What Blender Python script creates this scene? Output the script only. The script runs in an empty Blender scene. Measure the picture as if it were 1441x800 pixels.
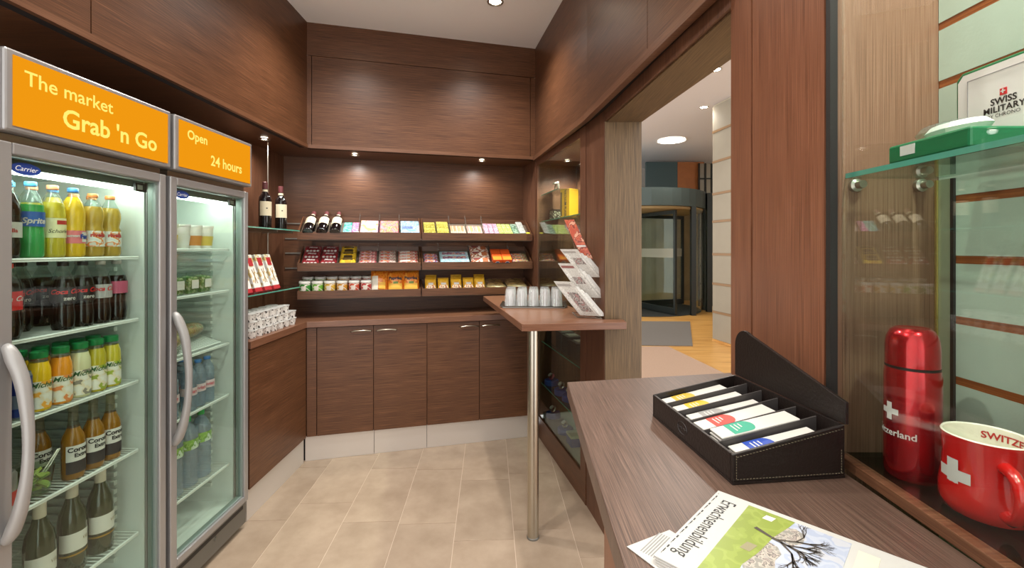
import bpy, bmesh, math, random
from mathutils import Vector, Matrix, Euler
random.seed(7)
SC = bpy.context.scene
COL = SC.collection
PI = math.pi
R = math.radians

# ------------------------------------------------------------------ camera, world, exposure
cam = bpy.data.cameras.new('camera')
cam.sensor_width = 36.0
cam.lens = 36.0 * 630.0 / 1441.0
cam.shift_y = -50.0 / 1441.0
cam.clip_start = 0.02
cam_ob = bpy.data.objects.new('camera', cam)
COL.objects.link(cam_ob)
cam_ob.location = (0, 0, 1.45)
cam_ob.rotation_euler = (PI / 2, 0, 0)
SC.camera = cam_ob
world = bpy.data.worlds.new('world')
SC.world = world
world.use_nodes = True
world.node_tree.nodes['Background'].inputs[0].default_value = (1.0, 0.985, 0.965, 1)
world.node_tree.nodes['Background'].inputs[1].default_value = 1.3
SC.view_settings.view_transform = 'Standard'
SC.view_settings.look = 'None'
SC.view_settings.gamma = 1.0
SC.view_settings.use_curve_mapping = False
SC.view_settings.exposure = 0.9
SC.cycles.max_bounces = 10
SC.cycles.transparent_max_bounces = 24
SC.cycles.sample_clamp_indirect = 4.0
SC.cycles.caustics_reflective = False
SC.cycles.caustics_refractive = False

# ------------------------------------------------------------------ colour + materials
def C(h):
    h = h.lstrip('#')
    out = []
    for i in (0, 2, 4):
        c = int(h[i:i+2], 16) / 255.0
        out.append(c / 12.92 if c <= 0.04045 else ((c + 0.055) / 1.055) ** 2.4)
    return (out[0], out[1], out[2], 1.0)

MATS = {}
def new_mat(name):
    m = bpy.data.materials.new(name)
    m.use_nodes = True
    nt = m.node_tree
    return m, nt, nt.nodes['Principled BSDF']

def plain(name, col, rough=0.5, metal=0.0, trans=0.0, coat=0.0, emis=None, es=0.0, alpha=None, var=0.0, vs=20.0, bump=0.0, bs=80.0):
    if name in MATS: return MATS[name]
    m, nt, p = new_mat(name)
    p.inputs['Base Color'].default_value = C(col)
    p.inputs['Roughness'].default_value = rough
    p.inputs['Metallic'].default_value = metal
    p.inputs['Transmission Weight'].default_value = trans
    p.inputs['Coat Weight'].default_value = coat
    if emis:
        p.inputs['Emission Color'].default_value = C(emis)
        p.inputs['Emission Strength'].default_value = es
    if var > 0:
        tc = nt.nodes.new('ShaderNodeTexCoord'); n = nt.nodes.new('ShaderNodeTexNoise')
        n.inputs['Scale'].default_value = vs; n.inputs['Detail'].default_value = 4
        nt.links.new(tc.outputs['Object'], n.inputs['Vector'])
        hsv = nt.nodes.new('ShaderNodeHueSaturation'); hsv.inputs['Color'].default_value = C(col)
        mr = nt.nodes.new('ShaderNodeMapRange')
        mr.inputs['From Min'].default_value = 0.3; mr.inputs['From Max'].default_value = 0.7
        mr.inputs['To Min'].default_value = 1 - var; mr.inputs['To Max'].default_value = 1 + var
        nt.links.new(n.outputs['Fac'], mr.inputs['Value'])
        nt.links.new(mr.outputs['Result'], hsv.inputs['Value'])
        nt.links.new(hsv.outputs['Color'], p.inputs['Base Color'])
    if bump > 0:
        tc = nt.nodes.new('ShaderNodeTexCoord'); n = nt.nodes.new('ShaderNodeTexNoise')
        n.inputs['Scale'].default_value = bs
        nt.links.new(tc.outputs['Object'], n.inputs['Vector'])
        b = nt.nodes.new('ShaderNodeBump'); b.inputs['Strength'].default_value = bump; b.inputs['Distance'].default_value = 0.002
        nt.links.new(n.outputs['Fac'], b.inputs['Height']); nt.links.new(b.outputs['Normal'], p.inputs['Normal'])
    MATS[name] = m
    return m

def wood(name, axis, dark, mid, light, rough=0.32, along=5.0, across=330.0, spec=0.5):
    """stained veneer, grain along u ('h') or v ('v') of the metre-scaled UVs"""
    m, nt, p = new_mat(name)
    L = nt.links.new
    tc = nt.nodes.new('ShaderNodeTexCoord')
    mp = nt.nodes.new('ShaderNodeMapping')
    mp.inputs['Scale'].default_value = (along, across, 1) if axis == 'h' else (across, along, 1)
    L(tc.outputs['UV'], mp.inputs['Vector'])
    n1 = nt.nodes.new('ShaderNodeTexNoise'); n1.inputs['Scale'].default_value = 1.0; n1.inputs['Detail'].default_value = 6; n1.inputs['Roughness'].default_value = 0.65
    L(mp.outputs['Vector'], n1.inputs['Vector'])
    mp2 = nt.nodes.new('ShaderNodeMapping')
    mp2.inputs['Scale'].default_value = (1.2, 16, 1) if axis == 'h' else (16, 1.2, 1)
    L(tc.outputs['UV'], mp2.inputs['Vector'])
    n2 = nt.nodes.new('ShaderNodeTexNoise'); n2.inputs['Scale'].default_value = 1.0; n2.inputs['Detail'].default_value = 3
    L(mp2.outputs['Vector'], n2.inputs['Vector'])
    mix = nt.nodes.new('ShaderNodeMath'); mix.operation = 'MULTIPLY_ADD'
    mix.inputs[1].default_value = 0.84
    mul2 = nt.nodes.new('ShaderNodeMath'); mul2.operation = 'MULTIPLY'; mul2.inputs[1].default_value = 0.16
    L(n2.outputs['Fac'], mul2.inputs[0]); L(n1.outputs['Fac'], mix.inputs[0]); L(mul2.outputs[0], mix.inputs[2])
    cr = nt.nodes.new('ShaderNodeValToRGB')
    e = cr.color_ramp.elements
    e[0].position = 0.36; e[0].color = C(dark)
    e[1].position = 0.66; e[1].color = C(light)
    k = e.new(0.5); k.color = C(mid)
    L(mix.outputs[0], cr.inputs['Fac']); L(cr.outputs['Color'], p.inputs['Base Color'])
    p.inputs['Roughness'].default_value = rough
    p.inputs['Specular IOR Level'].default_value = spec
    b = nt.nodes.new('ShaderNodeBump'); b.inputs['Strength'].default_value = 0.12; b.inputs['Distance'].default_value = 0.001
    L(n1.outputs['Fac'], b.inputs['Height']); L(b.outputs['Normal'], p.inputs['Normal'])
    MATS[name] = m
    return m

def thin_glass(name, tint='#ffffff', refl=1.0, rough=0.0, haze=0.0):
    m = bpy.data.materials.new(name); m.use_nodes = True
    nt = m.node_tree; nt.nodes.clear(); L = nt.links.new
    out = nt.nodes.new('ShaderNodeOutputMaterial')
    tr = nt.nodes.new('ShaderNodeBsdfTransparent'); tr.inputs['Color'].default_value = C(tint)
    gl = nt.nodes.new('ShaderNodeBsdfGlossy'); gl.inputs['Roughness'].default_value = rough
    lw = nt.nodes.new('ShaderNodeLayerWeight'); lw.inputs['Blend'].default_value = 0.5     # Schlick reflectance of a thin pane, same from both sides
    fr = nt.nodes.new('ShaderNodeMath'); fr.operation = 'POWER'; fr.inputs[1].default_value = 5.0; L(lw.outputs['Facing'], fr.inputs[0])
    mu = nt.nodes.new('ShaderNodeMath'); mu.operation = 'MULTIPLY_ADD'; mu.inputs[1].default_value = 0.9 * min(refl, 1.1); mu.inputs[2].default_value = 0.04 * refl
    mx = nt.nodes.new('ShaderNodeMixShader')
    L(fr.outputs[0], mu.inputs[0]); L(mu.outputs[0], mx.inputs[0])
    if haze > 0:
        df = nt.nodes.new('ShaderNodeBsdfDiffuse'); df.inputs['Color'].default_value = C(tint)
        m2 = nt.nodes.new('ShaderNodeMixShader'); m2.inputs[0].default_value = haze
        L(tr.outputs[0], m2.inputs[1]); L(df.outputs[0], m2.inputs[2]); L(m2.outputs[0], mx.inputs[1])
    else:
        L(tr.outputs[0], mx.inputs[1])
    L(gl.outputs[0], mx.inputs[2]); L(mx.outputs[0], out.inputs['Surface'])
    MATS[name] = m
    return m

def emission(name, col, st):
    if name in MATS: return MATS[name]
    m = bpy.data.materials.new(name); m.use_nodes = True
    nt = m.node_tree; nt.nodes.clear()
    out = nt.nodes.new('ShaderNodeOutputMaterial'); e = nt.nodes.new('ShaderNodeEmission')
    e.inputs[0].default_value = C(col); e.inputs[1].default_value = st
    nt.links.new(e.outputs[0], out.inputs['Surface'])
    MATS[name] = m
    return m

def printed(name, cols, scale=60.0, rough=0.35, stretch=(1, 1, 1)):
    """packaging print: blotches of several inks"""
    if name in MATS: return MATS[name]
    m, nt, p = new_mat(name); L = nt.links.new
    tc = nt.nodes.new('ShaderNodeTexCoord'); mp = nt.nodes.new('ShaderNodeMapping')
    mp.inputs['Scale'].default_value = stretch
    n = nt.nodes.new('ShaderNodeTexNoise'); n.inputs['Scale'].default_value = scale; n.inputs['Detail'].default_value = 1.5
    cr = nt.nodes.new('ShaderNodeValToRGB'); cr.color_ramp.interpolation = 'CONSTANT'
    e = cr.color_ramp.elements
    e[0].position = 0.0; e[0].color = C(cols[0])
    e[1].position = 0.36 + 0.3 / len(cols); e[1].color = C(cols[1])
    for i, c in enumerate(cols[2:], 2):
        k = e.new(0.36 + 0.3 * i / len(cols)); k.color = C(c)
    L(tc.outputs['Object'], mp.inputs['Vector']); L(mp.outputs['Vector'], n.inputs['Vector'])
    L(n.outputs['Fac'], cr.inputs['Fac']); L(cr.outputs['Color'], p.inputs['Base Color'])
    p.inputs['Roughness'].default_value = rough
    MATS[name] = m
    return m

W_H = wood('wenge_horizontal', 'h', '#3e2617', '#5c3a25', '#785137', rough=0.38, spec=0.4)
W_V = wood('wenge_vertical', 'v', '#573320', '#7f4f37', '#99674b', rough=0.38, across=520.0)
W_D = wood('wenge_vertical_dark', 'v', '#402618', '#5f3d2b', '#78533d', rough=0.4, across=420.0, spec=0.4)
W_L = wood('oak_vertical_olive', 'v', '#493824', '#634d33', '#786142', rough=0.45, across=260.0)
W_T = wood('worktop_edge', 'h', '#5a3927', '#744d38', '#86604b', rough=0.3)
W_C = wood('counter_laminate', 'v', '#3d2d24', '#594439', '#785f52', rough=0.38, across=700.0, along=7.0)
W_R = wood('ledge_wood', 'h', '#4e2f1e', '#6a4630', '#7d5840', rough=0.35)
W_O = wood('oak_floor', 'h', '#b07c3c', '#c9974f', '#d9ad68', rough=0.35, along=1.2, across=12.0)
W_S = wood('slat_wood', 'h', '#6e3a1e', '#8d5028', '#a36435', rough=0.4)
GLASS = thin_glass('clear_pane', '#f4faf6')
GLASS_G = thin_glass('green_edge_glass', '#f0f8f4', 1.2)
GLASS_CASE = thin_glass('case_pane', '#eef4ee', 1.3)
GLASS_CUP = thin_glass('tumbler_glass', '#ffffff', 1.9, haze=0.18)
PLASTIC = thin_glass('clear_plastic', '#e8f0ec', 1.4, 0.05, haze=0.06)
FROST = thin_glass('frosted_band', '#d5d2c4', 1.0, 0.2, haze=0.45)
EDGE = plain('glass_edge_green', '#62b59f', 0.1, trans=0.3)
CHROME = plain('brushed_steel', '#b9b3a6', 0.28, 1.0, bump=0.05, bs=300)
SILVER = plain('silver_paint', '#a5a3a2', 0.38, 0.6)
SILVER_D = plain('silver_dark', '#77756f', 0.4, 0.6)
BLACK = plain('black_plastic', '#111010', 0.4)
WHITE = plain('white_plastic', '#e9e9e4', 0.4)
LINER = plain('fridge_liner', '#dfe6e0', 0.45)
RUBBER = plain('dark_rubber', '#1d1a17', 0.6)
KICK = plain('kick_steel', '#d0c8c0', 0.30, 0.35, bump=0.04, bs=60)
PAINT = plain('ceiling_paint', '#f8f7f6', 0.85, var=0.015, vs=2)
LAMP = emission('lamp_glow', '#fff1dc', 30.0)

# ------------------------------------------------------------------ mesh builder
class MB:
    def __init__(s):
        s.v = []; s.f = []; s.mi = []; s.sm = []
    def face(s, idx, mi=0, sm=False):
        s.f.append(tuple(idx)); s.mi.append(mi); s.sm.append(sm)
    def box(s, x0, x1, y0, y1, z0, z1, mi=0, M=None):
        b = len(s.v)
        for z in (z0, z1):
            for x, y in ((x0, y0), (x1, y0), (x1, y1), (x0, y1)):
                p = Vector((x, y, z)); s.v.append(M @ p if M else p)
        for q in ((3, 2, 1, 0), (4, 5, 6, 7), (0, 1, 5, 4), (1, 2, 6, 5), (2, 3, 7, 6), (3, 0, 4, 7)):
            s.face([b + i for i in q], mi)
        return s
    def prism(s, poly, z0, z1, mi=0, M=None, top_mi=None):
        a = sum(poly[i][0] * poly[(i + 1) % len(poly)][1] - poly[(i + 1) % len(poly)][0] * poly[i][1] for i in range(len(poly)))
        if a < 0: poly = poly[::-1]
        b = len(s.v); n = len(poly)
        for z in (z0, z1):
            for x, y in poly:
                p = Vector((x, y, z)); s.v.append(M @ p if M else p)
        s.face([b + i for i in range(n)][::-1], mi)
        s.face([b + n + i for i in range(n)], mi if top_mi is None else top_mi)
        for i in range(n):
            j = (i + 1) % n
            s.face((b + i, b + j, b + n + j, b + n + i), mi)
        return s
    def quad(s, a, b, c, d, mi=0):
        k = len(s.v); s.v += [Vector(a), Vector(b), Vector(c), Vector(d)]
        s.face((k, k + 1, k + 2, k + 3), mi)
        return s
    def lathe(s, prof, n=20, mi=0, fill=None, M=None, sx=1.0, sy=1.0):
        """prof [(r,z)]; fill = z below which faces take material 1"""
        rows = []
        for r, z in prof:
            row = []
            if r < 1e-6:
                p = Vector((0, 0, z)); s.v.append(M @ p if M else p); row = [len(s.v) - 1] * n
            else:
                for i in range(n):
                    a = 2 * PI * i / n
                    p = Vector((r * math.cos(a) * sx, r * math.sin(a) * sy, z)); s.v.append(M @ p if M else p); row.append(len(s.v) - 1)
            rows.append(row)
        for k in range(len(rows) - 1):
            m = mi
            if fill is not None and (prof[k][1] + prof[k + 1][1]) / 2 < fill: m = 1
            for i in range(n):
                j = (i + 1) % n
                q = [rows[k][i], rows[k][j], rows[k + 1][j], rows[k + 1][i]]
                q = list(dict.fromkeys(q))
                if len(q) > 2: s.face(q, m, True)
        return s
    def tube(s, pts, r, n=8, mi=0, closed=False):
        pts = [Vector(p) for p in pts]
        rings = []; N = len(pts); prev = None
        for i, p in enumerate(pts):
            if closed: d = pts[(i + 1) % N] - pts[i - 1]
            else: d = pts[min(i + 1, N - 1)] - pts[max(i - 1, 0)]
            d.normalize()
            if prev is None:
                prev = d.cross(Vector((0, 0, 1)) if abs(d.z) < 0.9 else Vector((1, 0, 0))).normalized()
            a = (prev - d * prev.dot(d)).normalized(); b = d.cross(a).normalized(); prev = a      # frame carried along the path
            rr = r[i] if isinstance(r, (list, tuple)) else r
            ring = []
            for k in range(n):
                t = 2 * PI * k / n
                s.v.append(p + a * rr * math.cos(t) + b * rr * math.sin(t)); ring.append(len(s.v) - 1)
            rings.append(ring)
        last = N if closed else N - 1
        for i in range(last):
            A = rings[i]; B = rings[(i + 1) % N]
            for k in range(n):
                j = (k + 1) % n
                s.face((A[k], A[j], B[j], B[k]), mi, True)
        if not closed:
            s.face(rings[0][::-1], mi); s.face(rings[-1], mi)
        return s
    def grid(s, fn, nu, nv, mi=0):
        b = len(s.v)
        for j in range(nv + 1):
            for i in range(nu + 1):
                s.v.append(Vector(fn(i / nu, j / nv)))
        for j in range(nv):
            for i in range(nu):
                k = b + j * (nu + 1) + i
                s.face((k, k + 1, k + nu + 2, k + nu + 1), mi, True)
        return s
    def mesh(s, name, mats):
        me = bpy.data.meshes.new(name)
        me.from_pydata([tuple(v) for v in s.v], [], s.f)
        if not isinstance(mats, (list, tuple)): mats = [mats]
        for m in mats: me.materials.append(m)
        me.polygons.foreach_set('material_index', s.mi)
        me.polygons.foreach_set('use_smooth', s.sm)
        uv = me.uv_layers.new(name='uv')
        for p in me.polygons:
            nx, ny, nz = p.normal
            if abs(nz) > 0.75:
                for li in p.loop_indices:
                    co = me.vertices[me.loops[li].vertex_index].co
                    uv.data[li].uv = (co.x, co.y)
            else:
                l = math.hypot(nx, ny) or 1.0
                tx, ty = -ny / l, nx / l
                for li in p.loop_indices:
                    co = me.vertices[me.loops[li].vertex_index].co
                    uv.data[li].uv = (co.x * tx + co.y * ty + nx * 3.1, co.z)
        if any(s.sm):
            me.set_sharp_from_angle(angle=R(38))
        me.update()
        return me
    def obj(s, name, mats, parent=None, bevel=0.0, seg=2):
        return link(name, s.mesh(name, mats), parent, bevel, seg)

def link(name, me, parent=None, bevel=0.0, seg=2):
    o = bpy.data.objects.new(name, me)
    COL.objects.link(o)
    if parent: o.parent = parent
    if bevel > 0:
        b = o.modifiers.new('bevel', 'BEVEL'); b.width = bevel; b.segments = seg; b.limit_method = 'ANGLE'; b.angle_limit = R(40)
    return o

def thing(name, label, cat, loc=(0, 0, 0), rz=0.0, group=None):
    o = bpy.data.objects.new(name, None); COL.objects.link(o)
    o.empty_display_size = 0.05
    o.location = loc; o.rotation_euler = (0, 0, rz)
    return tag(o, label, cat, group)

def tag(o, label, cat, group=None):
    o['label'] = label; o['category'] = cat
    if group: o['group'] = group
    return o

def struct(o, label=None, cat=None):
    o['kind'] = 'structure'
    if label: o['label'] = label
    if cat: o['category'] = cat
    return o

def dup(root, loc, rot=None, label=None, group=None):
    r = root.copy(); COL.objects.link(r)
    r.location = loc
    if rot is not None: r.rotation_euler = rot
    if label: r['label'] = label
    if group: r['group'] = group
    for ch in list(root.children):
        c = ch.copy(); COL.objects.link(c); c.parent = r
        for g in list(ch.children):
            d = g.copy(); COL.objects.link(d); d.parent = c
    return r

ORD = ['leftmost', 'second', 'third', 'fourth', 'fifth', 'sixth', 'seventh', 'eighth', 'ninth', 'tenth', 'eleventh', 'twelfth']
TXT = {}
def text_data(s, size=0.02, bold=0.0, shear=0.0, spacing=1.0):
    """flat lettering, centred on the origin in the XY plane: (verts, faces)"""
    key = (s, size, bold, shear, spacing)
    if key in TXT: return TXT[key]
    cu = bpy.data.curves.new('lettering', 'FONT')
    cu.body = s; cu.size = size; cu.offset = bold; cu.shear = shear; cu.space_character = spacing
    cu.resolution_u = 3; cu.align_x = 'CENTER'; cu.align_y = 'CENTER'
    ob = bpy.data.objects.new('lettering', cu); COL.objects.link(ob)
    dg = bpy.context.evaluated_depsgraph_get()
    me = bpy.data.meshes.new_from_object(ob.evaluated_get(dg))
    vs = [v.co.copy() for v in me.vertices]; fs = [tuple(p.vertices) for p in me.polygons]
    bpy.data.objects.remove(ob); bpy.data.curves.remove(cu); bpy.data.meshes.remove(me)
    TXT[key] = (vs, fs)
    return TXT[key]

def text_flat(name, s, size, mat, M, parent, **kw):
    vs, fs = text_data(s, size, **kw)
    me = bpy.data.meshes.new(name)
    me.from_pydata([tuple(M @ v) for v in vs], [], fs); me.materials.append(mat)
    return link(name, me, parent)

def text_wrap(name, s, size, mat, r, z, parent, a0=0.0, vert=False, **kw):
    """lettering bent round a vertical cylinder whose front faces -Y"""
    vs, fs = text_data(s, size, **kw)
    out = []
    for v in vs:
        x, y = (v.x, v.y) if not vert else (-v.y, v.x)
        a = a0 + x / r
        out.append(((r + 0.0005) * math.sin(a), -(r + 0.0005) * math.cos(a), z + y))
    me = bpy.data.meshes.new(name)
    me.from_pydata(out, [], fs); me.materials.append(mat)
    return link(name, me, parent)

FRONT = Matrix(((1, 0, 0, 0), (0, 0, -1, 0), (0, 1, 0, 0), (0, 0, 0, 1)))   # XY text -> faces -Y, upright
def front_at(x, y, z): return Matrix.Translation((x, y, z)) @ FRONT

def smooth_path(pts, rad, k=4):
    P = [Vector(p) for p in pts]; o = []; q = []
    for i in range(len(P) - 1):
        a, b_, c, d = P[max(i - 1, 0)], P[i], P[i + 1], P[min(i + 2, len(P) - 1)]
        for j in range(k):
            t = j / k
            o.append(0.5 * ((2 * b_) + (c - a) * t + (2 * a - 5 * b_ + 4 * c - d) * t * t + (3 * b_ - a - 3 * c + d) * t ** 3)); q.append(rad[i] + (rad[i + 1] - rad[i]) * t)
    return o + [P[-1]], q + [rad[-1]]
def arc_patch(mb, r, z0, z1, a0, a1, n=10, mi=0):
    """label skin on a cylinder (angles from front -Y)"""
    return mb.grid(lambda u, w: (r * math.sin(a0 + (a1 - a0) * u), -r * math.cos(a0 + (a1 - a0) * u), z0 + (z1 - z0) * w), n, 1, mi)

def spot(name, loc, energy, size=R(110), blend=0.8, radius=0.03, col=(1.0, 0.965, 0.915), aim=None):
    l = bpy.data.lights.new(name, 'SPOT'); l.energy = energy; l.spot_size = size; l.spot_blend = blend
    l.shadow_soft_size = radius; l.color = col
    o = bpy.data.objects.new(name, l); COL.objects.link(o); o.location = loc
    if aim:
        o.rotation_euler = (Vector(aim) - Vector(loc)).to_track_quat('-Z', 'Y').to_euler()
    return o

# ------------------------------------------------------------------ plan
CEIL, SOF = 3.02, 2.15
TH = math.atan2(0.2516, 0.968)
def PB(t, d=0.0): return (-1.42 + 0.968 * t - 0.2516 * d, 3.10 + 0.2516 * t + 0.968 * d)      # upper back wall line
def PL(t, d=0.0): return (-1.36 + 0.968 * t - 0.2516 * d, 3.045 + 0.2516 * t + 0.968 * d)     # base cabinet line
def PD(t, d=0.0): return (0.223 + 0.222 * t + 0.975 * d, 3.383 - 0.975 * t + 0.222 * d)       # display wall line
RD = math.atan2(-0.975, 0.222)
P1 = (0.466, 2.267); P2 = (0.653, 2.262); J = (0.583, 1.192); K = (0.489, 0.70)
DARK = plain('panel_gap', '#140c08', 0.8)

# ------------------------------------------------------------------ floor
def tile_mat():
    m, nt, p = new_mat('stone_tile'); L = nt.links.new
    tc = nt.nodes.new('ShaderNodeTexCoord'); oi = nt.nodes.new('ShaderNodeObjectInfo')
    add = nt.nodes.new('ShaderNodeVectorMath'); add.operation = 'ADD'
    sc = nt.nodes.new('ShaderNodeVectorMath'); sc.operation = 'SCALE'; sc.inputs['Scale'].default_value = 9.0
    L(oi.outputs['Location'], sc.inputs[0]); L(tc.outputs['Object'], add.inputs[0]); L(sc.outputs[0], add.inputs[1])
    n = nt.nodes.new('ShaderNodeTexNoise'); n.inputs['Scale'].default_value = 5; n.inputs['Detail'].default_value = 9; n.inputs['Roughness'].default_value = 0.62
    L(add.outputs[0], n.inputs['Vector'])
    cr = nt.nodes.new('ShaderNodeValToRGB'); e = cr.color_ramp.elements
    e[0].position = 0.3; e[0].color = C('#927e6a'); e[1].position = 0.72; e[1].color = C('#ad9984')
    L(n.outputs['Fac'], cr.inputs['Fac'])
    hsv = nt.nodes.new('ShaderNodeHueSaturation'); mr = nt.nodes.new('ShaderNodeMapRange')
    mr.inputs['To Min'].default_value = 0.95; mr.inputs['To Max'].default_value = 1.05
    L(oi.outputs['Random'], mr.inputs['Value']); L(mr.outputs['Result'], hsv.inputs['Value'])
    L(cr.outputs['Color'], hsv.inputs['Color']); L(hsv.outputs['Color'], p.inputs['Base Color'])
    p.inputs['Roughness'].default_value = 0.42
    return m
TILE = tile_mat()
GROUT = plain('grout', '#c9b5a2', 0.8)
fl = struct(MB().prism([(-2.2, -0.6), (0.70, -0.6), (0.66, 2.3), (0.45, 3.7), (-2.2, 3.7)], -0.03, -0.0015).obj('floor', GROUT), 'beige stone tile floor of the shop', 'floor')
tile_me = MB().box(-0.1485, 0.1485, -0.2885, 0.2885, -0.012, 0.0).mesh('floor_tile', TILE)
ta = math.atan(0.05)
offs = {-1: .2, -2: .35, -3: .38, -4: .57, -5: .42, 0: .27, 1: .05, 2: .4, -6: .1}
for c in range(-6, 3):
    for k in range(-5, 6):
        pp = (c + 0.5) * 0.3; qq = offs[c] + (k + 0.5) * 0.58
        x = 0.021 + pp * math.cos(ta) - qq * math.sin(ta); y = 2.03 + pp * math.sin(ta) + qq * math.cos(ta)
        if not (-1.62 < x < 0.52 and 0.5 < y < 3.6): continue
        o = link('floor_tile', tile_me, fl); o.location = (x, y, 0); o.rotation_euler = (0, 0, ta)

# ------------------------------------------------------------------ ceiling, soffits, upper walls
struct(MB().prism([(-2.2, -0.6), (0.78, -0.6), (0.80, 2.4), (0.6, 4.0), (-2.2, 4.0)], CEIL, CEIL + 0.04).obj('ceiling', PAINT), 'white painted ceiling', 'ceiling')
def panel_wall(name, p0, p1, z0, z1, splits, frieze=None, mat=W_H, thick=0.05, label='', nrm=None):
    """panelled wall slab: dark backing + separate veneer panels (children) with open joints"""
    a = Vector(p0); b_ = Vector(p1); d = (b_ - a); Ln = d.length; d.normalize(); nn = Vector(nrm)
    def P(t, q): v = a + d * t + nn * q; return (v.x, v.y)
    root = struct(MB().prism([P(0, 0.016), P(Ln, 0.016), P(Ln, thick), P(0, thick)], z0, z1).obj(name, DARK), label, 'wall')
    g = 0.0022
    zs = [z0] + ([frieze] if frieze else []) + [z1]
    ts = [0] + splits + [Ln]
    for zi in range(len(zs) - 1):
        tt = ts if not (frieze and zi == 1) else [0, Ln]
        for i in range(len(tt) - 1):
            x0 = tt[i] + (g if i else 0); x1 = tt[i + 1] - (g if i < len(tt) - 2 else 0)
            MB().prism([P(x0, 0), P(x1, 0), P(x1, 0.0158), P(x0, 0.0158)], zs[zi] + (g if zi else 0), zs[zi + 1] - (g if zi < len(zs) - 2 else 0)).obj('panel', mat, root)
    return root
nb = (-0.2516, 0.968)
panel_wall('wall_back_upper', PB(0), PB(1.655), SOF, CEIL, [0.03, 1.615], 2.79, label='dark veneer panels above the back shelves', nrm=nb)
panel_wall('wall_left_upper', (-1.42, -0.6), (-1.42, 3.10), SOF, CEIL, [2.11], None, label='dark veneer panels above the two drink fridges', nrm=(-1, 0))
wu1 = panel_wall('wall_right_upper', (0.404, 2.41), PB(1.655), SOF, CEIL, [], None, mat=W_H, label='dark veneer panel above the wall display case', nrm=(0.975, 0.222))
dd = Vector((0.553 - 0.404, 1.26 - 2.41)).normalized()
wu2 = panel_wall('wall_right_header', (0.404 + dd.x * 1.9, 2.41 + dd.y * 1.9), (0.404, 2.41), SOF, CEIL, [1.142], None, mat=W_H, label='dark veneer panels above the doorway to the lobby', nrm=(0.9917, 0.1285))
# ledge strips running round the bottom of the upper walls
def strip(name, pts, z0, z1, w, off, mat, label):
    poly = [(p[0] + o[0] * off, p[1] + o[1] * off) for p, o in pts] + [(p[0] + o[0] * (off + w), p[1] + o[1] * (off + w)) for p, o in pts[::-1]]
    return struct(MB().prism(poly, z0, z1).obj(name, mat), label, 'trim')
nl = (-1, 0); nr = (0.975, 0.222); nh = (0.9917, 0.1285)
strip('trim_1', [((-1.42, -0.6), nl), ((-1.42, 3.10), nl)], SOF - 0.004, SOF + 0.02, 0.02, -0.012, W_R, 'wooden ledge strip above the fridges')
strip('trim_2', [(PB(0), nb), (PB(1.655), nb)], SOF - 0.004, SOF + 0.02, 0.02, -0.012, W_R, 'wooden ledge strip above the back shelves')
strip('trim_3', [(PB(1.655), nr), ((0.404, 2.41), nr)], SOF - 0.012, SOF + 0.022, 0.03, -0.018, W_R, 'wooden ledge strip above the wall display case')
strip('trim_4', [((0.404, 2.41), nh), ((0.404 + dd.x * 1.9, 2.41 + dd.y * 1.9), nh)], SOF - 0.012, SOF + 0.022, 0.03, -0.018, W_R, 'wooden ledge strip above the doorway')
sf = struct(MB().prism([(-1.43, -0.6), (-1.43, 3.11), PB(0.0, 0.012), PB(1.655, 0.012), PB(1.72, 0.40), PB(-0.5, 0.40), (-2.1, 3.2), (-2.1, -0.6)], SOF + 0.001, SOF + 0.03).obj('ceiling_soffit', W_H), 'dark wooden soffit over fridges and shelves', 'soffit')

# ------------------------------------------------------------------ lower walls
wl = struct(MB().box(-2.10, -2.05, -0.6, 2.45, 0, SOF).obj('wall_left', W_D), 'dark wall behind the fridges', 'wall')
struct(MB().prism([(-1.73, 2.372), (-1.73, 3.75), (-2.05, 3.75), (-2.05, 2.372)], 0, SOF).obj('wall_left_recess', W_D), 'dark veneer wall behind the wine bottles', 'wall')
wb = struct(MB().prism([PB(-0.42, 0.36), PB(1.66, 0.36), PB(1.66, 0.41), PB(-0.42, 0.41)], 0, SOF).obj('wall_back', W_H), 'dark veneer back wall of the shelf recess', 'wall')
ALU = plain('slat_aluminium', '#8d867d', 0.4, 0.8)
for z in (1.64, 1.525, 1.415, 1.30):
    MB().prism([PB(-0.215, 0.352), PB(1.655, 0.352), PB(1.655, 0.3595), PB(-0.215, 0.3595)], z - 0.005, z + 0.005).obj('slat_insert', ALU, wb)
struct(MB().prism([PB(1.657, 0.0), PB(1.657, 0.40), PB(1.70, 0.40), PB(1.70, 0.0)], 0, SOF).obj('wall_recess_side', W_D), 'dark veneer cheek between shelves and display case', 'wall')
# doorway to the lobby
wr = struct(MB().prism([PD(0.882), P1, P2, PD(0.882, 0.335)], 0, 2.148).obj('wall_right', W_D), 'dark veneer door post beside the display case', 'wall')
MB().prism([(P1[0] + 0.004, P1[1] - 0.006), (P2[0], P2[1] - 0.006), (P2[0], P2[1] - 0.0005), (P1[0] + 0.004, P1[1] - 0.0005)], 0, 2.093).obj('jamb_panel', W_L, wr)
wn = struct(MB().prism([(J[0] + 0.006, J[1]), (K[0] + 0.006, K[1] + 0.004), (0.70, K[1] + 0.004), (0.78, J[1])], 0, CEIL - 0.001).obj('wall_near', DARK), 'dark veneer panelled pillar between doorway and glass case', 'wall')
def on_near(y): return (0.360 + 0.187 * y, y)
for y0, y1 in ((0.706, 1.027), (1.039, 1.192)):
    a, b_ = on_near(y0), on_near(y1)
    MB().prism([a, b_, (b_[0] + 0.0055, b_[1]), (a[0] + 0.0055, a[1])], 1.08, CEIL - 0.002).obj('panel', W_V, wn)
hd = struct(MB().prism([(P1[0] + .001, P1[1] - .001), (P2[0], P2[1] - .001), (0.765, 1.30), (0.755, 1.195), J], 2.094, 2.148).obj('wall_doorway_head', W_D), 'dark wooden head of the doorway', 'wall')
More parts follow.
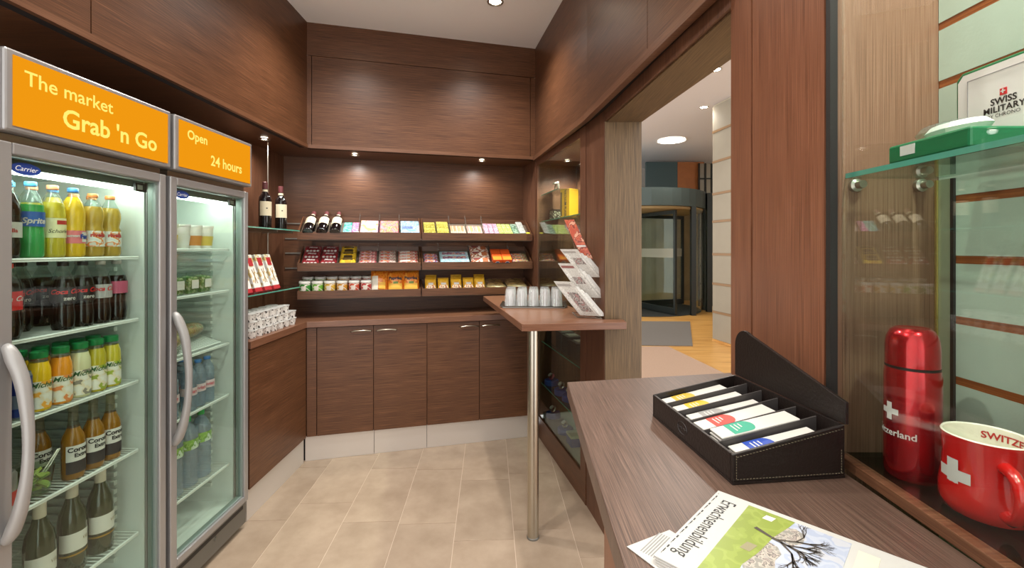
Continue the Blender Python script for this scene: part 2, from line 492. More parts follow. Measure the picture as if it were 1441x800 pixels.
MB().prism([(P1[0] + .012, P1[1] - .005), (P2[0], P2[1] - .005), (0.762, 1.30), (0.752, 1.20), (J[0] + .012, 1.20)], 2.088, 2.0938).obj('soffit_board', W_L, hd)

# ------------------------------------------------------------------ downlights
def downlight(x, y, z, energy, label, r=0.04, size=R(120), aim=None, col=(1.0, 0.965, 0.915), radius=0.035, grp=None):
    t = thing('ceiling_spotlight', label, 'spotlight', (x, y, z), 0, grp)
    MB().lathe([(r, -0.001), (r + 0.012, -0.001), (r + 0.012, -0.006), (r, -0.008), (r * 0.9, -0.002)], 24).obj('ring', CHROME, t)
    MB().lathe([(0, -0.0015), (r * 0.9, -0.0015)], 24).obj('lamp', LAMP, t)
    s = spot('spot_light', (x, y, z - 0.012), energy, size, 0.9, radius, col, aim)
    return t
downlight(-0.106, 2.84, CEIL, 52, 'round ceiling spotlight nearest the back wall, right of centre', aim=(-0.106, 2.95, 0), size=R(130))
downlight(-0.95, 2.55, CEIL, 52, 'round ceiling spotlight near the left end of the back wall', aim=(-0.95, 2.7, 0), size=R(130))
downlight(-0.60, 1.55, CEIL, 52, 'round ceiling spotlight over the middle of the floor', size=R(140))
downlight(0.12, 0.75, CEIL, 14, 'round ceiling spotlight over the near counter', size=R(140))
downlight(-0.75, 0.35, CEIL, 52, 'round ceiling spotlight in front of the nearer fridge', size=R(140))
for x, y, ax, ay, lb in ((-1.574, 2.845, -1.57, 2.86, 'bright soffit spotlight above the two standing wine bottles'),
                 (-1.169, 3.33, -1.19, 3.40, 'bright soffit spotlight above the left half of the back shelves'),
                 (-0.24, 3.55, -0.26, 3.62, 'bright soffit spotlight above the right half of the back shelves')):
    downlight(x, y, SOF - 0.001, 8, lb, r=0.022, size=R(165), aim=(ax, ay, 0.9), radius=0.02)

# ------------------------------------------------------------------ lobby beyond the doorway
struct(MB().prism([(0.66, 0.9), (7.0, 0.9), (7.0, 13.0), (-1.0, 13.0), (-1.0, 4.2), (0.50, 3.75), (0.66, 2.3)], -0.03, -0.002).obj('floor_lobby', W_O), 'pale oak floor of the lobby', 'floor')
CARP = plain('beige_carpet', '#a98e79', 0.95, var=0.06, vs=60, bump=0.3, bs=300)
tag(MB().prism([(0.47, 2.25), (0.60, 1.21), (2.6, 1.21), (2.47, 5.16), (2.31, 6.62), (0.9, 6.62), (0.72, 3.0)], -0.0018, 0.002).obj('carpet', CARP), 'beige carpet in the doorway between shop and lobby', 'carpet')
MATM = plain('speckled_mat', '#6b6660', 0.95, var=0.35, vs=120)
tag(MB().prism([(1.55, 6.70), (2.68, 6.64), (3.52, 8.85), (1.9, 8.9)], -0.0015, 0.008).obj('door_mat', MATM), 'grey speckled entrance mat before the revolving door', 'mat')
struct(MB().box(-1.0, 7.0, 2.7, 13.0, 3.70, 3.75).obj('ceiling_lobby', plain('lobby_ceiling_paint', '#d6d3d4', 0.85)), 'white lobby ceiling', 'ceiling')
WALLP = plain('lobby_wall', '#d8d2c8', 0.8)
wf = struct(MB().box(-1.0, 7.0, 12.6, 12.7, 0, 3.7).obj('wall_lobby_far', WALLP), 'pale far wall of the lobby', 'wall')
struct(MB().box(7.0, 7.1, 0.9, 13.0, 0, 3.7).obj('wall_lobby_side', WALLP), 'pale side wall of the lobby', 'wall')
TEAL = plain('teal_panel', '#3e5253', 0.5)
ORNG = plain('orange_wood_panel', '#a4622f', 0.5, var=0.1, vs=6)
tag(MB().box(3.42, 4.22, 11.42, 11.5, 2.73, 3.66).obj('fascia_panel', TEAL), 'dark teal panel above the revolving door', 'panel')
tag(MB().box(4.225, 4.9, 11.42, 11.5, 2.73, 3.66).obj('fascia_panel', ORNG), 'orange wooden panel above the revolving door', 'panel')
# panelled pillar right of the revolving door
COLW = plain('pillar_panel', '#98907f', 0.7, var=0.03, vs=5)
SLATB = plain('pillar_slat', '#8a6a45', 0.5)
pl = thing('panelled_pillar', 'pale panelled pillar with brown horizontal strips in the lobby', 'pillar', (3.15, 7.03, 0))
MB().prism([(0.012, 0.0), (0.10, -0.50), (1.2, -0.45), (1.1, 0.05)], 0.0, 3.695).obj('core', plain('pillar_core', '#b9ad97', 0.7), pl)
zs = [0.02, 0.46, 0.90, 1.36, 1.87, 2.30, 2.80, 3.27, 3.69]
for i in range(len(zs) - 1):
    MB().prism([(0.0, 0.0), (0.088, -0.50), (0.099, -0.50), (0.011, 0.0)], zs[i] + 0.02, zs[i + 1] - 0.02).obj('panel', COLW, pl)
    if i: MB().prism([(-0.006, 0.0), (0.082, -0.50), (0.099, -0.50), (0.011, 0.0)], zs[i] - 0.018, zs[i] + 0.018).obj('strip', SLATB, pl)
MB().prism([(-0.008, 0.0), (0.08, -0.50), (0.099, -0.50), (0.011, 0.0)], 0.0, 0.038).obj('skirting', W_O, pl)
# revolving door
FRAME = plain('door_frame_metal', '#2c302f', 0.35, 0.5)
DRUM = plain('drum_metal', '#4b5857', 0.4, 0.4)
rv = thing('revolving_door', 'revolving glass door with dark metal drum at the lobby entrance', 'door', (3.0, 11.0, 0))
rr = 1.62
def arc(r, a0, a1, n): return [(r * math.sin(a0 + (a1 - a0) * i / n), -r * math.cos(a0 + (a1 - a0) * i / n)) for i in range(n + 1)]
MB().prism(arc(rr, -PI, PI * 0.97, 44), 2.36, 2.74).obj('canopy', DRUM, rv)
MB().prism(arc(rr - 0.06, -PI, PI * 0.97, 44), 2.30, 2.355).obj('canopy_underside', plain('drum_underside', '#a78f63', 0.6), rv)
for a0, a1 in ((-1.25, -0.5), (0.62, 1.3)):
    o_ = arc(rr - 0.02, a0, a1, 12); i_ = arc(rr - 0.035, a0, a1, 12)
    MB().prism(o_ + i_[::-1], 0.08, 2.30).obj('curved_pane', GLASS, rv)
for a in (-1.25, -0.5, 0.62, 1.3):
    x, y = (rr - 0.03) * math.sin(a), -(rr - 0.03) * math.cos(a)
    MB().prism([(x - 0.05, y - 0.05), (x + 0.05, y - 0.05), (x + 0.05, y + 0.05), (x - 0.05, y + 0.05)], 0.0, 2.36).obj('post', FRAME, rv)
x, y = 1.70 , -0.55
MB().box(1.45, 1.56, -0.80, -0.70, 0, 2.72).obj('post', FRAME, rv)
MB().lathe([(0.05, 0.02), (0.05, 2.3)], 12).obj('pivot', FRAME, rv)
for a in (0.35, 0.35 + PI / 2, 0.35 + PI, 0.35 + 1.5 * PI):
    M = Matrix.Rotation(a, 4, 'Z')
    w = MB()
    for b0 in ((0.06, 1.5, 0.03, 0.16), (0.06, 1.5, 2.20, 2.28), (0.06, 0.12, 0.16, 2.2), (1.44, 1.5, 0.16, 2.2)):
        w.box(b0[0], b0[1], -0.025, 0.025, b0[2], b0[3], M=M)
    wing = w.obj('wing', FRAME, rv)
    MB().box(0.12, 1.44, -0.005, 0.005, 0.16, 2.2, M=M).obj('wing_pane', GLASS, wing)
    MB().box(0.12, 1.44, -0.008, 0.008, 1.25, 1.45, M=M).obj('frosted_band', FROST, wing)
MB().prism(arc(rr - 0.1, -PI, PI * 0.97, 40), -0.0019, 0.012).obj('floor_disc', plain('door_floor_mat', '#2e302d', 0.9, var=0.2, vs=40), rv)
# glazed screen right of the drum
sc_ = thing('window_screen', 'glazed screen with thin bars right of the revolving door', 'window', (4.72, 11.3, 0))
for i in range(4): MB().box(i * 0.16 - 0.015, i * 0.16 + 0.015, -0.03, 0.03, 0, 3.6).obj('mullion', FRAME, sc_)
for z in (0.1, 0.55, 1.0, 1.45, 1.9, 2.35, 2.8, 3.2): MB().box(0, 0.48, -0.02, 0.02, z, z + 0.03).obj('bar', FRAME, sc_)
MB().box(0, 0.48, 0.03, 0.036, 0, 3.6).obj('pane', FROST, sc_)
# things behind the glass: street side wall in warm half light
struct(MB().box(2.0, 5.6, 12.50, 12.58, 0, 2.7).obj('wall_vestibule', plain('vestibule_wall', '#8d7a58', 0.6, var=0.25, vs=2.0)), 'warm brown vestibule wall behind the revolving door', 'wall')
GLOW = emission('lobby_lamp', '#fff4e6', 9.0)
lt = thing('ceiling_lamp', 'large round glowing ceiling lamp in the lobby', 'lamp', (3.30, 9.26, 3.70))
MB().lathe([(0.0, -0.03), (0.20, -0.028), (0.26, -0.016), (0.28, -0.001)], 32).obj('diffuser', GLOW, lt)
MB().lathe([(0.28, -0.001), (0.30, -0.02), (0.285, -0.022), (0.27, -0.010)], 32).obj('rim', WHITE, lt)
for x, y, lb in ((2.56, 5.62, 'small recessed lobby downlight nearer the doorway'), (3.05, 7.12, 'small recessed lobby downlight nearer the round lamp')):
    downlight(x, y, 3.699, 18, lb, r=0.06, size=R(140), radius=0.06)
spot('lobby_light', (3.3, 9.2, 3.62), 120, R(165), 0.6, 0.35, (1, 0.93, 0.84))
spot('lobby_light', (1.8, 4.6, 3.66), 75, R(160), 0.6, 0.10, (1, 0.93, 0.84))

# ------------------------------------------------------------------ base cabinets + worktop
cab_t = [(0.03, 0.40), (0.40, 0.77), (0.77, 1.155), (1.155, 1.53)]
hside = [0.78, 0.24, 0.80, 0.22]
for i, (t0, t1) in enumerate(cab_t):
    w = t1 - t0; o = PL(t0)
    c = thing('base_cabinet', ['dark veneer base cabinet, leftmost of the four with doors', 'dark veneer base cabinet, second from left under the shelves',
              'dark veneer base cabinet, third from left under the shelves', 'dark veneer base cabinet partly behind the bar table, rightmost of four'][i], 'cabinet', (o[0], o[1], 0), TH, 'base cabinets under the back shelves')
    MB().box(0.0005, w - 0.0005, 0.0205, 0.40, 0.17, 0.913).obj('body', W_H, c)
    d = MB().box(0.0018, w - 0.0018, 0.0, 0.02, 0.17, 0.909).obj('door', W_H, c, 0.001)
    hx = hside[i] * w
    MB().tube([(hx - 0.07, 0.0, 0.872), (hx - 0.062, -0.016, 0.874), (hx - 0.03, -0.024, 0.880), (hx + 0.03, -0.024, 0.880), (hx + 0.062, -0.016, 0.874), (hx + 0.07, 0.0, 0.872)], 0.0045, 8).obj('handle', CHROME, d)
cl_ = thing('base_cabinet', 'dark veneer base cabinet with a plain front beside the fridge', 'cabinet', (-1.41, 2.375, 0), 0)
MB().prism([(-0.0005, 0.0), (-0.0005, 0.655), (-0.30, 0.655), (-0.30, 0.0)], 0.17, 0.913).obj('body', DARK, cl_)
MB().prism([(0.018, 0.0), (0.018, 0.650), (0.0, 0.650), (0.0, 0.0)], 0.17, 0.909).obj('front_panel', W_H, cl_)
f0, f1 = PL(-0.035), PL(0.027)
tag(MB().prism([PL(-0.033, 0.0), PL(0.0275, 0.0), PL(0.0275, 0.018), PL(-0.033, 0.018)], 0.17, 0.909).obj('filler_panel', W_H), 'narrow dark filler panel in the cabinet corner', 'panel')
bb = struct(MB().prism([PL(-0.06, 0.032), PL(1.58, 0.032), PL(1.58, 0.06), PL(-0.06, 0.06)], 0.0, 0.168).obj('baseboard_back', DARK), 'steel kick plate under the back cabinets', 'baseboard')
for a, b_ in ((-0.045, 0.402), (0.405, 0.768), (0.771, 1.57)):
    MB().prism([PL(a, 0.014), PL(b_, 0.014), PL(b_, 0.031), PL(a, 0.031)], 0.001, 0.166).obj('kick_panel', KICK, bb)
struct(MB().box(-1.425, -1.408, 2.375, 3.025, 0.0, 0.166).obj('baseboard_left', KICK), 'steel kick plate under the left cabinet', 'baseboard')
wt = [(-1.385, 2.375), (-1.385, 3.019), PL(1.625, -0.018), PL(1.71, 0.40), PB(-0.34, 0.352), (-1.727, 3.36), (-1.727, 2.375)]
tag(MB().prism(wt, 0.9135, 0.955).obj('worktop', W_T, None, 0.002), 'brown wooden worktop running along the cabinets into the corner', 'worktop')

# ------------------------------------------------------------------ wall display case
dc = thing('display_case', 'built-in glass display case with dark wooden frame beside the doorway', 'display case', (0.223, 3.383, 0), RD)
CASEB = plain('case_back', '#b6b8a6', 0.6)
MB().box(-0.125, 0.88, -0.004, 0.018, 0.0, 0.16).obj('base_panel', W_H, dc)
MB().box(-0.125, -0.10, -0.004, 0.018, 0.16, 2.145).obj('stile', W_D, dc)
MB().box(0.80, 0.88, -0.004, 0.018, 0.16, 2.145).obj('stile', W_D, dc)
MB().box(-0.10, 0.80, -0.004, 0.018, 2.095, 2.145).obj('top_rail', W_D, dc)
MB().box(-0.10, 0.80, 0.004, 0.009, 0.16, 2.095).obj('glass_pane', GLASS_CASE, dc)
MB().box(-0.12, 0.46, 0.322, 0.332, 0.14, 2.12).obj('back_panel', W_D, dc)
MB().box(0.46, 0.875, 0.322, 0.332, 0.14, 2.12).obj('back_panel', CASEB, dc)
MB().box(-0.125, -0.113, 0.02, 0.32, 0.14, 2.12).obj('side_panel', W_D, dc)
MB().box(0.862, 0.874, 0.02, 0.32, 0.14, 2.12).obj('side_panel', W_D, dc)
MB().box(-0.11, 0.86, 0.02, 0.32, 0.14, 0.160).obj('floor_board', plain('case_floor', '#77716a', 0.5), dc)
MB().box(-0.11, 0.86, 0.02, 0.32, 2.105, 2.12).obj('top_board', W_H, dc)
CSH = {'A': 0.725, 'B': 0.40, 'C': 1.655, 'D': 1.86}
for k, z in CSH.items():
    x1 = 0.855 if k in 'ABC' else 0.30
    g = MB().box(-0.105, x1, 0.03, 0.31, z, z + 0.007).obj('glass_shelf', GLASS_G, dc)
    MB().box(-0.105, x1, 0.0285, 0.0298, z + 0.0003, z + 0.0067).obj('polished_edge', EDGE, g)
for x in (0.10, 0.62):
    q = Vector(PD(x, 0.17)); 
    downlight(q.x, q.y, 2.104, 34, 'small spotlight inside the wall case, ' + ('farther from' if x < 0.3 else 'nearer') + ' the doorway', r=0.022, size=R(140), radius=0.02)
def case_item(t, d, z): p = PD(t, d); return (p[0], p[1], z)

# ------------------------------------------------------------------ fridges
ORSIGN = emission('sign_orange', '#f29a12', 0.535)
SIGNY = emission('sign_lettering', '#ffee74', 0.57)
TUBE = emission('fridge_tube', '#f3fff6', 12.0)
NAVY = plain('badge_blue', '#1c3a86', 0.4)
RIBM = plain('liner_ribs', '#c8d0c8', 0.4)
WIRE = plain('coated_wire', '#dfe5df', 0.4)
def fridge(label, yc, w, shelf_z, texts, rack=None):
    f = thing('drinks_fridge', label, 'fridge', (-1.37, yc, 0), PI / 2, 'glass door fridges')
    h = w / 2
    s = MB()
    s.box(-h, -h + 0.035, 0.05, 0.62, 0.02, 1.765); s.box(h - 0.035, h, 0.05, 0.62, 0.02, 1.765)
    s.box(-h + 0.035, h - 0.035, 0.585, 0.62, 0.02, 1.765); s.box(-h + 0.035, h - 0.035, 0.05, 0.585, 1.718, 1.765)
    s.box(-h + 0.035, h - 0.035, 0.05, 0.585, 0.02, 0.15)
    s.obj('body', SILVER, f)
    l = MB()
    x0, x1 = -h + 0.036, h - 0.036
    l.box(x0, x0 + 0.006, 0.056, 0.58, 0.152, 1.716); l.box(x1 - 0.006, x1, 0.056, 0.58, 0.152, 1.716)
    l.box(x0, x1, 0.576, 0.583, 0.152, 1.716); l.box(x0, x1, 0.056, 0.576, 1.708, 1.716); l.box(x0, x1, 0.056, 0.576, 0.152, 0.158)
    ln = l.obj('liner', LINER, f)
    rb = MB()
    for k in range(44):
        z = 0.24 + k * 0.033
        if z > 1.44: break
        rb.box(x1 - 0.020, x1 - 0.0062, 0.16, 0.55, z, z + 0.016); rb.box(x0 + 0.0062, x0 + 0.020, 0.16, 0.55, z, z + 0.016)
        rb.box(x0 + 0.03, x1 - 0.03, 0.566, 0.5755, z, z + 0.016)
    rbo = rb.obj('wall_ribs', RIBM, ln); rbo['kind'] = 'stuff'
    MB().box(x0 + 0.0065, x1 - 0.0065, 0.058, 0.072, 1.682, 1.7075).obj('valance', plain('valance_grey', '#6f7a72', 0.4), f)
    MB().box(x0 + 0.012, x1 - 0.012, 0.076, 0.096, 1.668, 1.690).obj('light_tube', TUBE, f)
    d = MB()
    d.box(-h + 0.002, -h + 0.037, 0.0, 0.045, 0.145, 1.742); d.box(h - 0.034, h - 0.002, 0.0, 0.045, 0.145, 1.742)
    d.box(-h + 0.037, h - 0.034, 0.0, 0.045, 1.709, 1.742); d.box(-h + 0.037, h - 0.034, 0.0, 0.045, 0.145, 0.178)
    dr = d.obj('door', SILVER, f, 0.004)
    gk = MB()
    for xa, xb, za, zb in ((-h + 0.037, -h + 0.042, 0.178, 1.709), (h - 0.044, h - 0.034, 0.178, 1.709), (-h + 0.042, h - 0.044, 1.704, 1.709), (-h + 0.042, h - 0.044, 0.178, 0.184)):
        gk.box(xa, xb, 0.010, 0.040, za, zb)
    gk.obj('gasket', plain('gasket_grey', '#7d8a84', 0.35), dr)
    MB().box(-h + 0.042, h - 0.044, 0.018, 0.024, 0.184, 1.704).obj('glass_pane', GLASS, dr)
    hx = -h + 0.019
    MB().tube(*smooth_path([(hx, 0.0, 1.185), (hx, -0.008, 1.178), (hx + 0.002, -0.020, 1.150), (hx + 0.006, -0.040, 1.085), (hx + 0.008, -0.052, 0.98), (hx + 0.008, -0.054, 0.90), (hx + 0.006, -0.050, 0.82), (hx + 0.004, -0.036, 0.74), (hx + 0.002, -0.018, 0.685), (hx, -0.006, 0.662), (hx, 0.0, 0.655)],
              [0.010, 0.014, 0.0175, 0.0165, 0.0135, 0.0125, 0.0135, 0.0165, 0.0175, 0.014, 0.010]), 12).obj('handle', plain('handle_grey', '#9c9a97', 0.4, 0.3), dr)
    bd = MB().lathe([(0, 0.0), (0.041, 0.0), (0.041, 0.001), (0, 0.001)], 28, M=front_at(-h + 0.085, 0.0168, 1.676) @ Matrix.Scale(0.42, 4, (0, 1, 0))).obj('badge', NAVY, dr)
    text_flat('badge_lettering', 'Carrier', 0.02, WHITE, front_at(-h + 0.085, 0.0153, 1.676), bd, shear=0.3)
    MB().box(h - 0.115, h - 0.065, 0.0262, 0.036, 1.664, 1.695).obj('thermometer', BLACK, dr)
    MB().box(h - 0.108, h - 0.085, 0.0252, 0.0261, 1.671, 1.688).obj('thermometer_display', plain('lcd_grey', '#9a9f98', 0.3), dr)
    # lit header
    hd_ = MB().box(-h + 0.001, h - 0.001, -0.018, 0.12, 1.768, 1.992).obj('header_box', SILVER, f, 0.006)
    MB().box(-h + 0.020, h - 0.020, -0.0205, -0.0185, 1.784, 1.976).obj('sign_panel', ORSIGN, hd_)
    for s_, sz, x, z, b_ in texts:
        text_flat('sign_lettering', s_, sz, SIGNY, front_at(x, -0.0212, z), hd_, bold=b_)
    MB().box(-h + 0.01, h - 0.01, 0.02, 0.05, 1.744, 1.7665).obj('vent_strip', plain('vent_brass', '#9b8f7c', 0.3, 0.8), f)
    # base
    k = MB().box(-h + 0.004, h - 0.004, 0.012, 0.049, 0.03, 0.138).obj('base_grille', SILVER_D, f, 0.003)
    MB().box(-h + 0.03, h - 0.03, 0.0105, 0.0118, 0.112, 0.128).obj('grille_slot', BLACK, k)
    MB().lathe([(0.0, -0.006), (0.009, -0.006), (0.009, 0.004)], 14, M=front_at(0.02, 0.0117, 0.10)).obj('lock', CHROME, k)
    for a in (-h + 0.05, h - 0.05):
        for b_ in (0.1, 0.56): MB().box(a - 0.02, a + 0.02, b_ - 0.02, b_ + 0.02, 0.0, 0.0199).obj('foot', BLACK, f)
    # wire shelves
    for z in shelf_z:
        m = MB()
        xa, xb = x0 + 0.0205, x1 - 0.0205
        ya, yb = 0.068, 0.545
        m.tube([(xa, ya, z - 0.004), (xb, ya, z - 0.004)], 0.0042, 6)
        m.box(xa, xb, ya - 0.003, ya + 0.001, z - 0.012, z - 0.004)
        m.tube([(xa, yb, z - 0.003), (xb, yb, z - 0.003)], 0.003, 6)
        for k2 in (0.22, 0.40): m.tube([(xa, k2, z - 0.005), (xb, k2, z - 0.005)], 0.002, 5)
        nw = 26
        for q in range(nw + 1):
            x = xa + (xb - xa) * q / nw
            m.box(x - 0.0016, x + 0.0016, ya, yb, z - 0.0032, z)
        m.obj('wire_shelf', WIRE, f)
    return f
Z1 = [1.4215, 1.184, 0.946, 0.682, 0.362]
Z2 = [1.45, 1.242, 0.975, 0.714, 0.362]
Y1C, Y2C = 1.484, 2.062
fridge('tall glass-door fridge of soft drinks under the grab and go sign', Y1C, 0.585, Z1, [('The market', 0.058, -0.108, 1.922, 0.0006), ("Grab 'n Go", 0.078, 0.038, 1.842, 0.0016)])
fridge('tall glass-door fridge of water and salads under the open hours sign', Y2C, 0.533, Z2, [('Open', 0.054, -0.140, 1.925, 0.0012), ('24 hours', 0.064, 0.058, 1.843, 0.0012)])

# ------------------------------------------------------------------ sloped shelf trays on the back wall
SLOPE = {'top': R(32), 'mid': R(32), 'low': R(18)}
TRAY = {'top': 1.512, 'mid': 1.292, 'low': 1.094}
TRW = plain('tray_inside', '#6d5f50', 0.5)
ACR = thin_glass('acrylic_divider', '#e9ece8', 1.5, haze=0.1)
RTS = {k: Matrix.Rotation(TH, 4, 'Z') @ Matrix.Rotation(v, 4, 'X') for k, v in SLOPE.items()}
def TP(row, t, v, w=0.0):
    """point on a tray: t along the wall, v up the slope, w off the slope"""
    o = PB(t, 0.05); q = Vector((o[0], o[1], TRAY[row] + 0.010))
    return q + (RTS[row].to_3x3() @ Vector((0, v, w)))
def make_tray(row, t0, t1, label, divs):
    o = PB(t0, 0.04)
    tr = thing('shelf_tray', label, 'shelf', (o[0], o[1], TRAY[row]), TH, 'sloped shelf trays')
    w = t1 - t0; dep = 0.21; ca, sa = math.cos(SLOPE[row]), math.sin(SLOPE[row])
    MB().box(0, w, 0.0, 0.009, 0.0, 0.056).obj('front_lip', W_H, tr, 0.001)
    zb = sa / ca * dep
    b_ = MB()
    b_.v += [Vector(p) for p in ((0, 0.0092, -0.004), (w, 0.0092, -0.004), (w, dep, zb - 0.004), (0, dep, zb - 0.004), (0, 0.0092, 0.0062), (w, 0.0092, 0.0062), (w, dep, zb + 0.0062), (0, dep, zb + 0.0062))]
    for q in ((3, 2, 1, 0), (4, 5, 6, 7), (0, 1, 5, 4), (1, 2, 6, 5), (2, 3, 7, 6), (3, 0, 4, 7)): b_.face(q)
    b_.obj('tray_base', TRW, tr)
    for x in (0.0, w - 0.008):
        s = MB()
        s.v += [Vector(p) for p in ((x, 0.0092, 0.0064), (x, 0.0092, 0.05), (x, dep - 0.0085, zb + 0.045), (x, dep - 0.0085, zb + 0.0032),
                                    (x + 0.008, 0.0092, 0.0064), (x + 0.008, 0.0092, 0.05), (x + 0.008, dep - 0.0085, zb + 0.045), (x + 0.008, dep - 0.0085, zb + 0.0032))]
        for q in ((0, 1, 2, 3), (7, 6, 5, 4), (0, 4, 5, 1), (1, 5, 6, 2), (2, 6, 7, 3), (3, 7, 4, 0)): s.face(q)
        s.obj('side_wall', W_H, tr)
    MB().box(0, w, dep - 0.008, dep, zb + 0.0064, zb + 0.045).obj('back_wall', W_H, tr)
    for x in (0.10, w - 0.10): MB().box(x - 0.01, x + 0.01, dep + 0.0005, 0.311, zb - 0.06, zb + 0.03).obj('bracket', ALU, tr)
    for t in divs:
        x = t - t0
        m = MB()
        m.v += [Vector(p) for p in ((x, 0.012, 0.008), (x, 0.012, 0.05), (x, dep - 0.02, zb + 0.07), (x, dep - 0.02, zb + 0.004), (x + 0.002, 0.012, 0.008), (x + 0.002, 0.012, 0.05), (x + 0.002, dep - 0.02, zb + 0.07), (x + 0.002, dep - 0.02, zb + 0.004))]
        for q in ((0, 1, 2, 3), (7, 6, 5, 4), (0, 4, 5, 1), (1, 5, 6, 2), (2, 6, 7, 3), (3, 7, 4, 0)): m.face(q)
        m.obj('divider', ACR, tr)
    return tr
for row, nm, dv0, dv1 in (('top', 'top', [0.333, 0.475, 0.62], [1.0, 1.131, 1.262]), ('mid', 'middle', [0.190, 0.322, 0.464, 0.606], [0.918, 1.156, 1.324, 1.482]), ('low', 'lowest', [0.409], [1.281])):
    make_tray(row, -0.07, 0.776, f'{nm} sloped wooden shelf tray, left half of the back wall', dv0)
    make_tray(row, 0.784, 1.647, f'{nm} sloped wooden shelf tray, right half of the back wall', dv1)
def put(o, row, t, v, w=0.0, spin=0.0, tilt=0.0):
    o.location = TP(row, t, v, w)
    o.rotation_euler = (RTS[row] @ Matrix.Rotation(spin, 4, 'Z') @ Matrix.Rotation(tilt, 4, 'X')).to_euler()
    return o

# ------------------------------------------------------------------ glass shelves in the left corner
def corner_shelf(z, label):
    c = thing('glass_shelf', label, 'shelf', (-1.57, 2.9, z))
    MB().prism([(0.135, -0.52), (0.135, 0.125), (0.02, 0.245), (-0.155, 0.30), (-0.155, -0.52)], 0, 0.008).obj('pane', GLASS_G, c)
    MB().box(0.1353, 0.137, -0.52, 0.125, 0.0004, 0.0076).obj('polished_edge', EDGE, c)
    for y in (-0.35, 0.0, 0.20): MB().box(-0.157, 0.05, y - 0.006, y + 0.006, -0.010, -0.0004).obj('bracket', CHROME, c)
corner_shelf(1.565, 'glass shelf in the corner carrying two standing wine bottles')
corner_shelf(1.185, 'glass shelf in the corner carrying leaning white and red boxes')
tag(MB().tube([(-1.60, 2.935, 1.195), (-1.60, 2.935, 1.562)], 0.004, 8).tube([(-1.60, 2.935, 1.576), (-1.60, 2.935, 2.1495)], 0.004, 8).obj('hanging_rod', CHROME), 'thin steel rod holding the corner glass shelf', 'rod')

# ------------------------------------------------------------------ bar table by the display case
bt = thing('bar_table', 'brown wooden bar table top on a steel pole by the display case', 'table', (0.105, 2.244, 0))
def rel(p): return (p[0] - 0.105, p[1] - 2.244)
MB().prism([rel(p) for p in ((0.047, 2.10), (0.553, 2.16), (0.556, 2.243), (0.452, 2.243), PD(0.80, -0.012), PD(-0.085, -0.012), (-0.215, 3.34))], 1.06, 1.095).obj('table_top', W_T, bt, 0.002)
MB().lathe([(0, 0.002), (0.0285, 0.002), (0.0285, 1.05), (0.0285, 1.0595), (0, 1.0595)], 28).obj('pole', CHROME, bt)
MB().lathe([(0.0, 0.0), (0.031, 0.0), (0.031, 0.008), (0.0288, 0.010)], 28).obj('floor_ring', SILVER_D, bt)

# ------------------------------------------------------------------ near counter
CT = 1.12
ct = thing('counter', 'brown wood-grain counter top in the right foreground', 'counter', (0.30, 0.6, 0))
def relc(p): return (p[0] - 0.30, p[1] - 0.6)
edge = [(0.0905, -0.4), (0.136, 1.106), (0.581, 1.190), (0.4905, 0.7005), (0.478, -0.4)]
MB().prism([relc(p) for p in edge], CT - 0.036, CT).obj('counter_top', W_C, ct, 0.002)
MB().prism([relc(p) for p in ((0.17, -0.4), (0.21, 1.02), (0.54, 1.09), (0.47, 0.70), (0.46, -0.4))], 0.0, CT - 0.0365).obj('counter_base', W_V, ct)

# ------------------------------------------------------------------ glass cabinet on the right
VF = 1.134
GRN = plain('green_back_panel', '#b3c4b2', 0.7, var=0.03, vs=30, bump=0.07, bs=250)
W_P = wood('case_side_veneer', 'v', '#5e4331', '#7d5e48', '#937560', rough=0.4, across=900.0)
def VX(y): return 0.4628 + 0.052 * y
gc = thing('glass_cabinet', 'tall glass show cabinet with green slatted back at the right edge', 'display cabinet', (0.58, 0.3, 0))
def relg(p): return (p[0] - 0.58, p[1] - 0.3)
def gprism(pts, z0, z1): return MB().prism([relg(p) for p in pts], z0, z1)
ys0, ys1 = -0.4, 0.699
gprism([(VX(ys0), ys0), (VX(ys1), ys1), (VX(ys1) + 0.017, ys1), (VX(ys0) + 0.017, ys0)], CT + 0.0005, CT + 0.016).obj('base_trim', W_R, gc, 0.001)
gprism([(VX(ys0) + 0.018, ys0), (VX(ys1) + 0.018, ys1), (0.659, ys1), (0.659, ys0)], VF - 0.008, VF).obj('glass_floor', thin_glass('glass_floor', '#7f9a84', 1.6), gc)
gprism([(VX(ys0) + 0.010, ys0), (VX(0.69) + 0.010, 0.69), (VX(0.69) + 0.015, 0.69), (VX(ys0) + 0.015, ys0)], CT + 0.0165, 2.29).obj('glass_pane', thin_glass('cabinet_pane', '#fbfdfb', 1.3), gc)
gprism([(0.4905, 0.690), (0.502, 0.690), (0.502, 0.6995), (0.4905, 0.6995)], CT + 0.017, 2.30).obj('gasket', RUBBER, gc)
gprism([(0.5025, 0.6935), (0.672, 0.6935), (0.672, 0.6995), (0.5025, 0.6995)], 0.96, 2.30).obj('side_panel', W_P, gc)
gprism([(0.677, ys0), (0.677, 0.693), (0.69, 0.693), (0.69, ys0)], 0.96, 2.30).obj('back_board', DARK, gc)
gprism([(VX(ys0) + 0.03, ys0), (VX(ys1) + 0.03, 0.69), (0.676, 0.69), (0.676, ys0)], 0.955, 0.96).obj('bottom_board', GRN, gc)
gprism([(0.49, ys0), (0.502, 0.6985), (0.676, 0.6985), (0.676, ys0)], 2.301, 2.32).obj('top_board', W_V, gc)
zz = [0.985 + 0.0897 * i for i in range(15)]
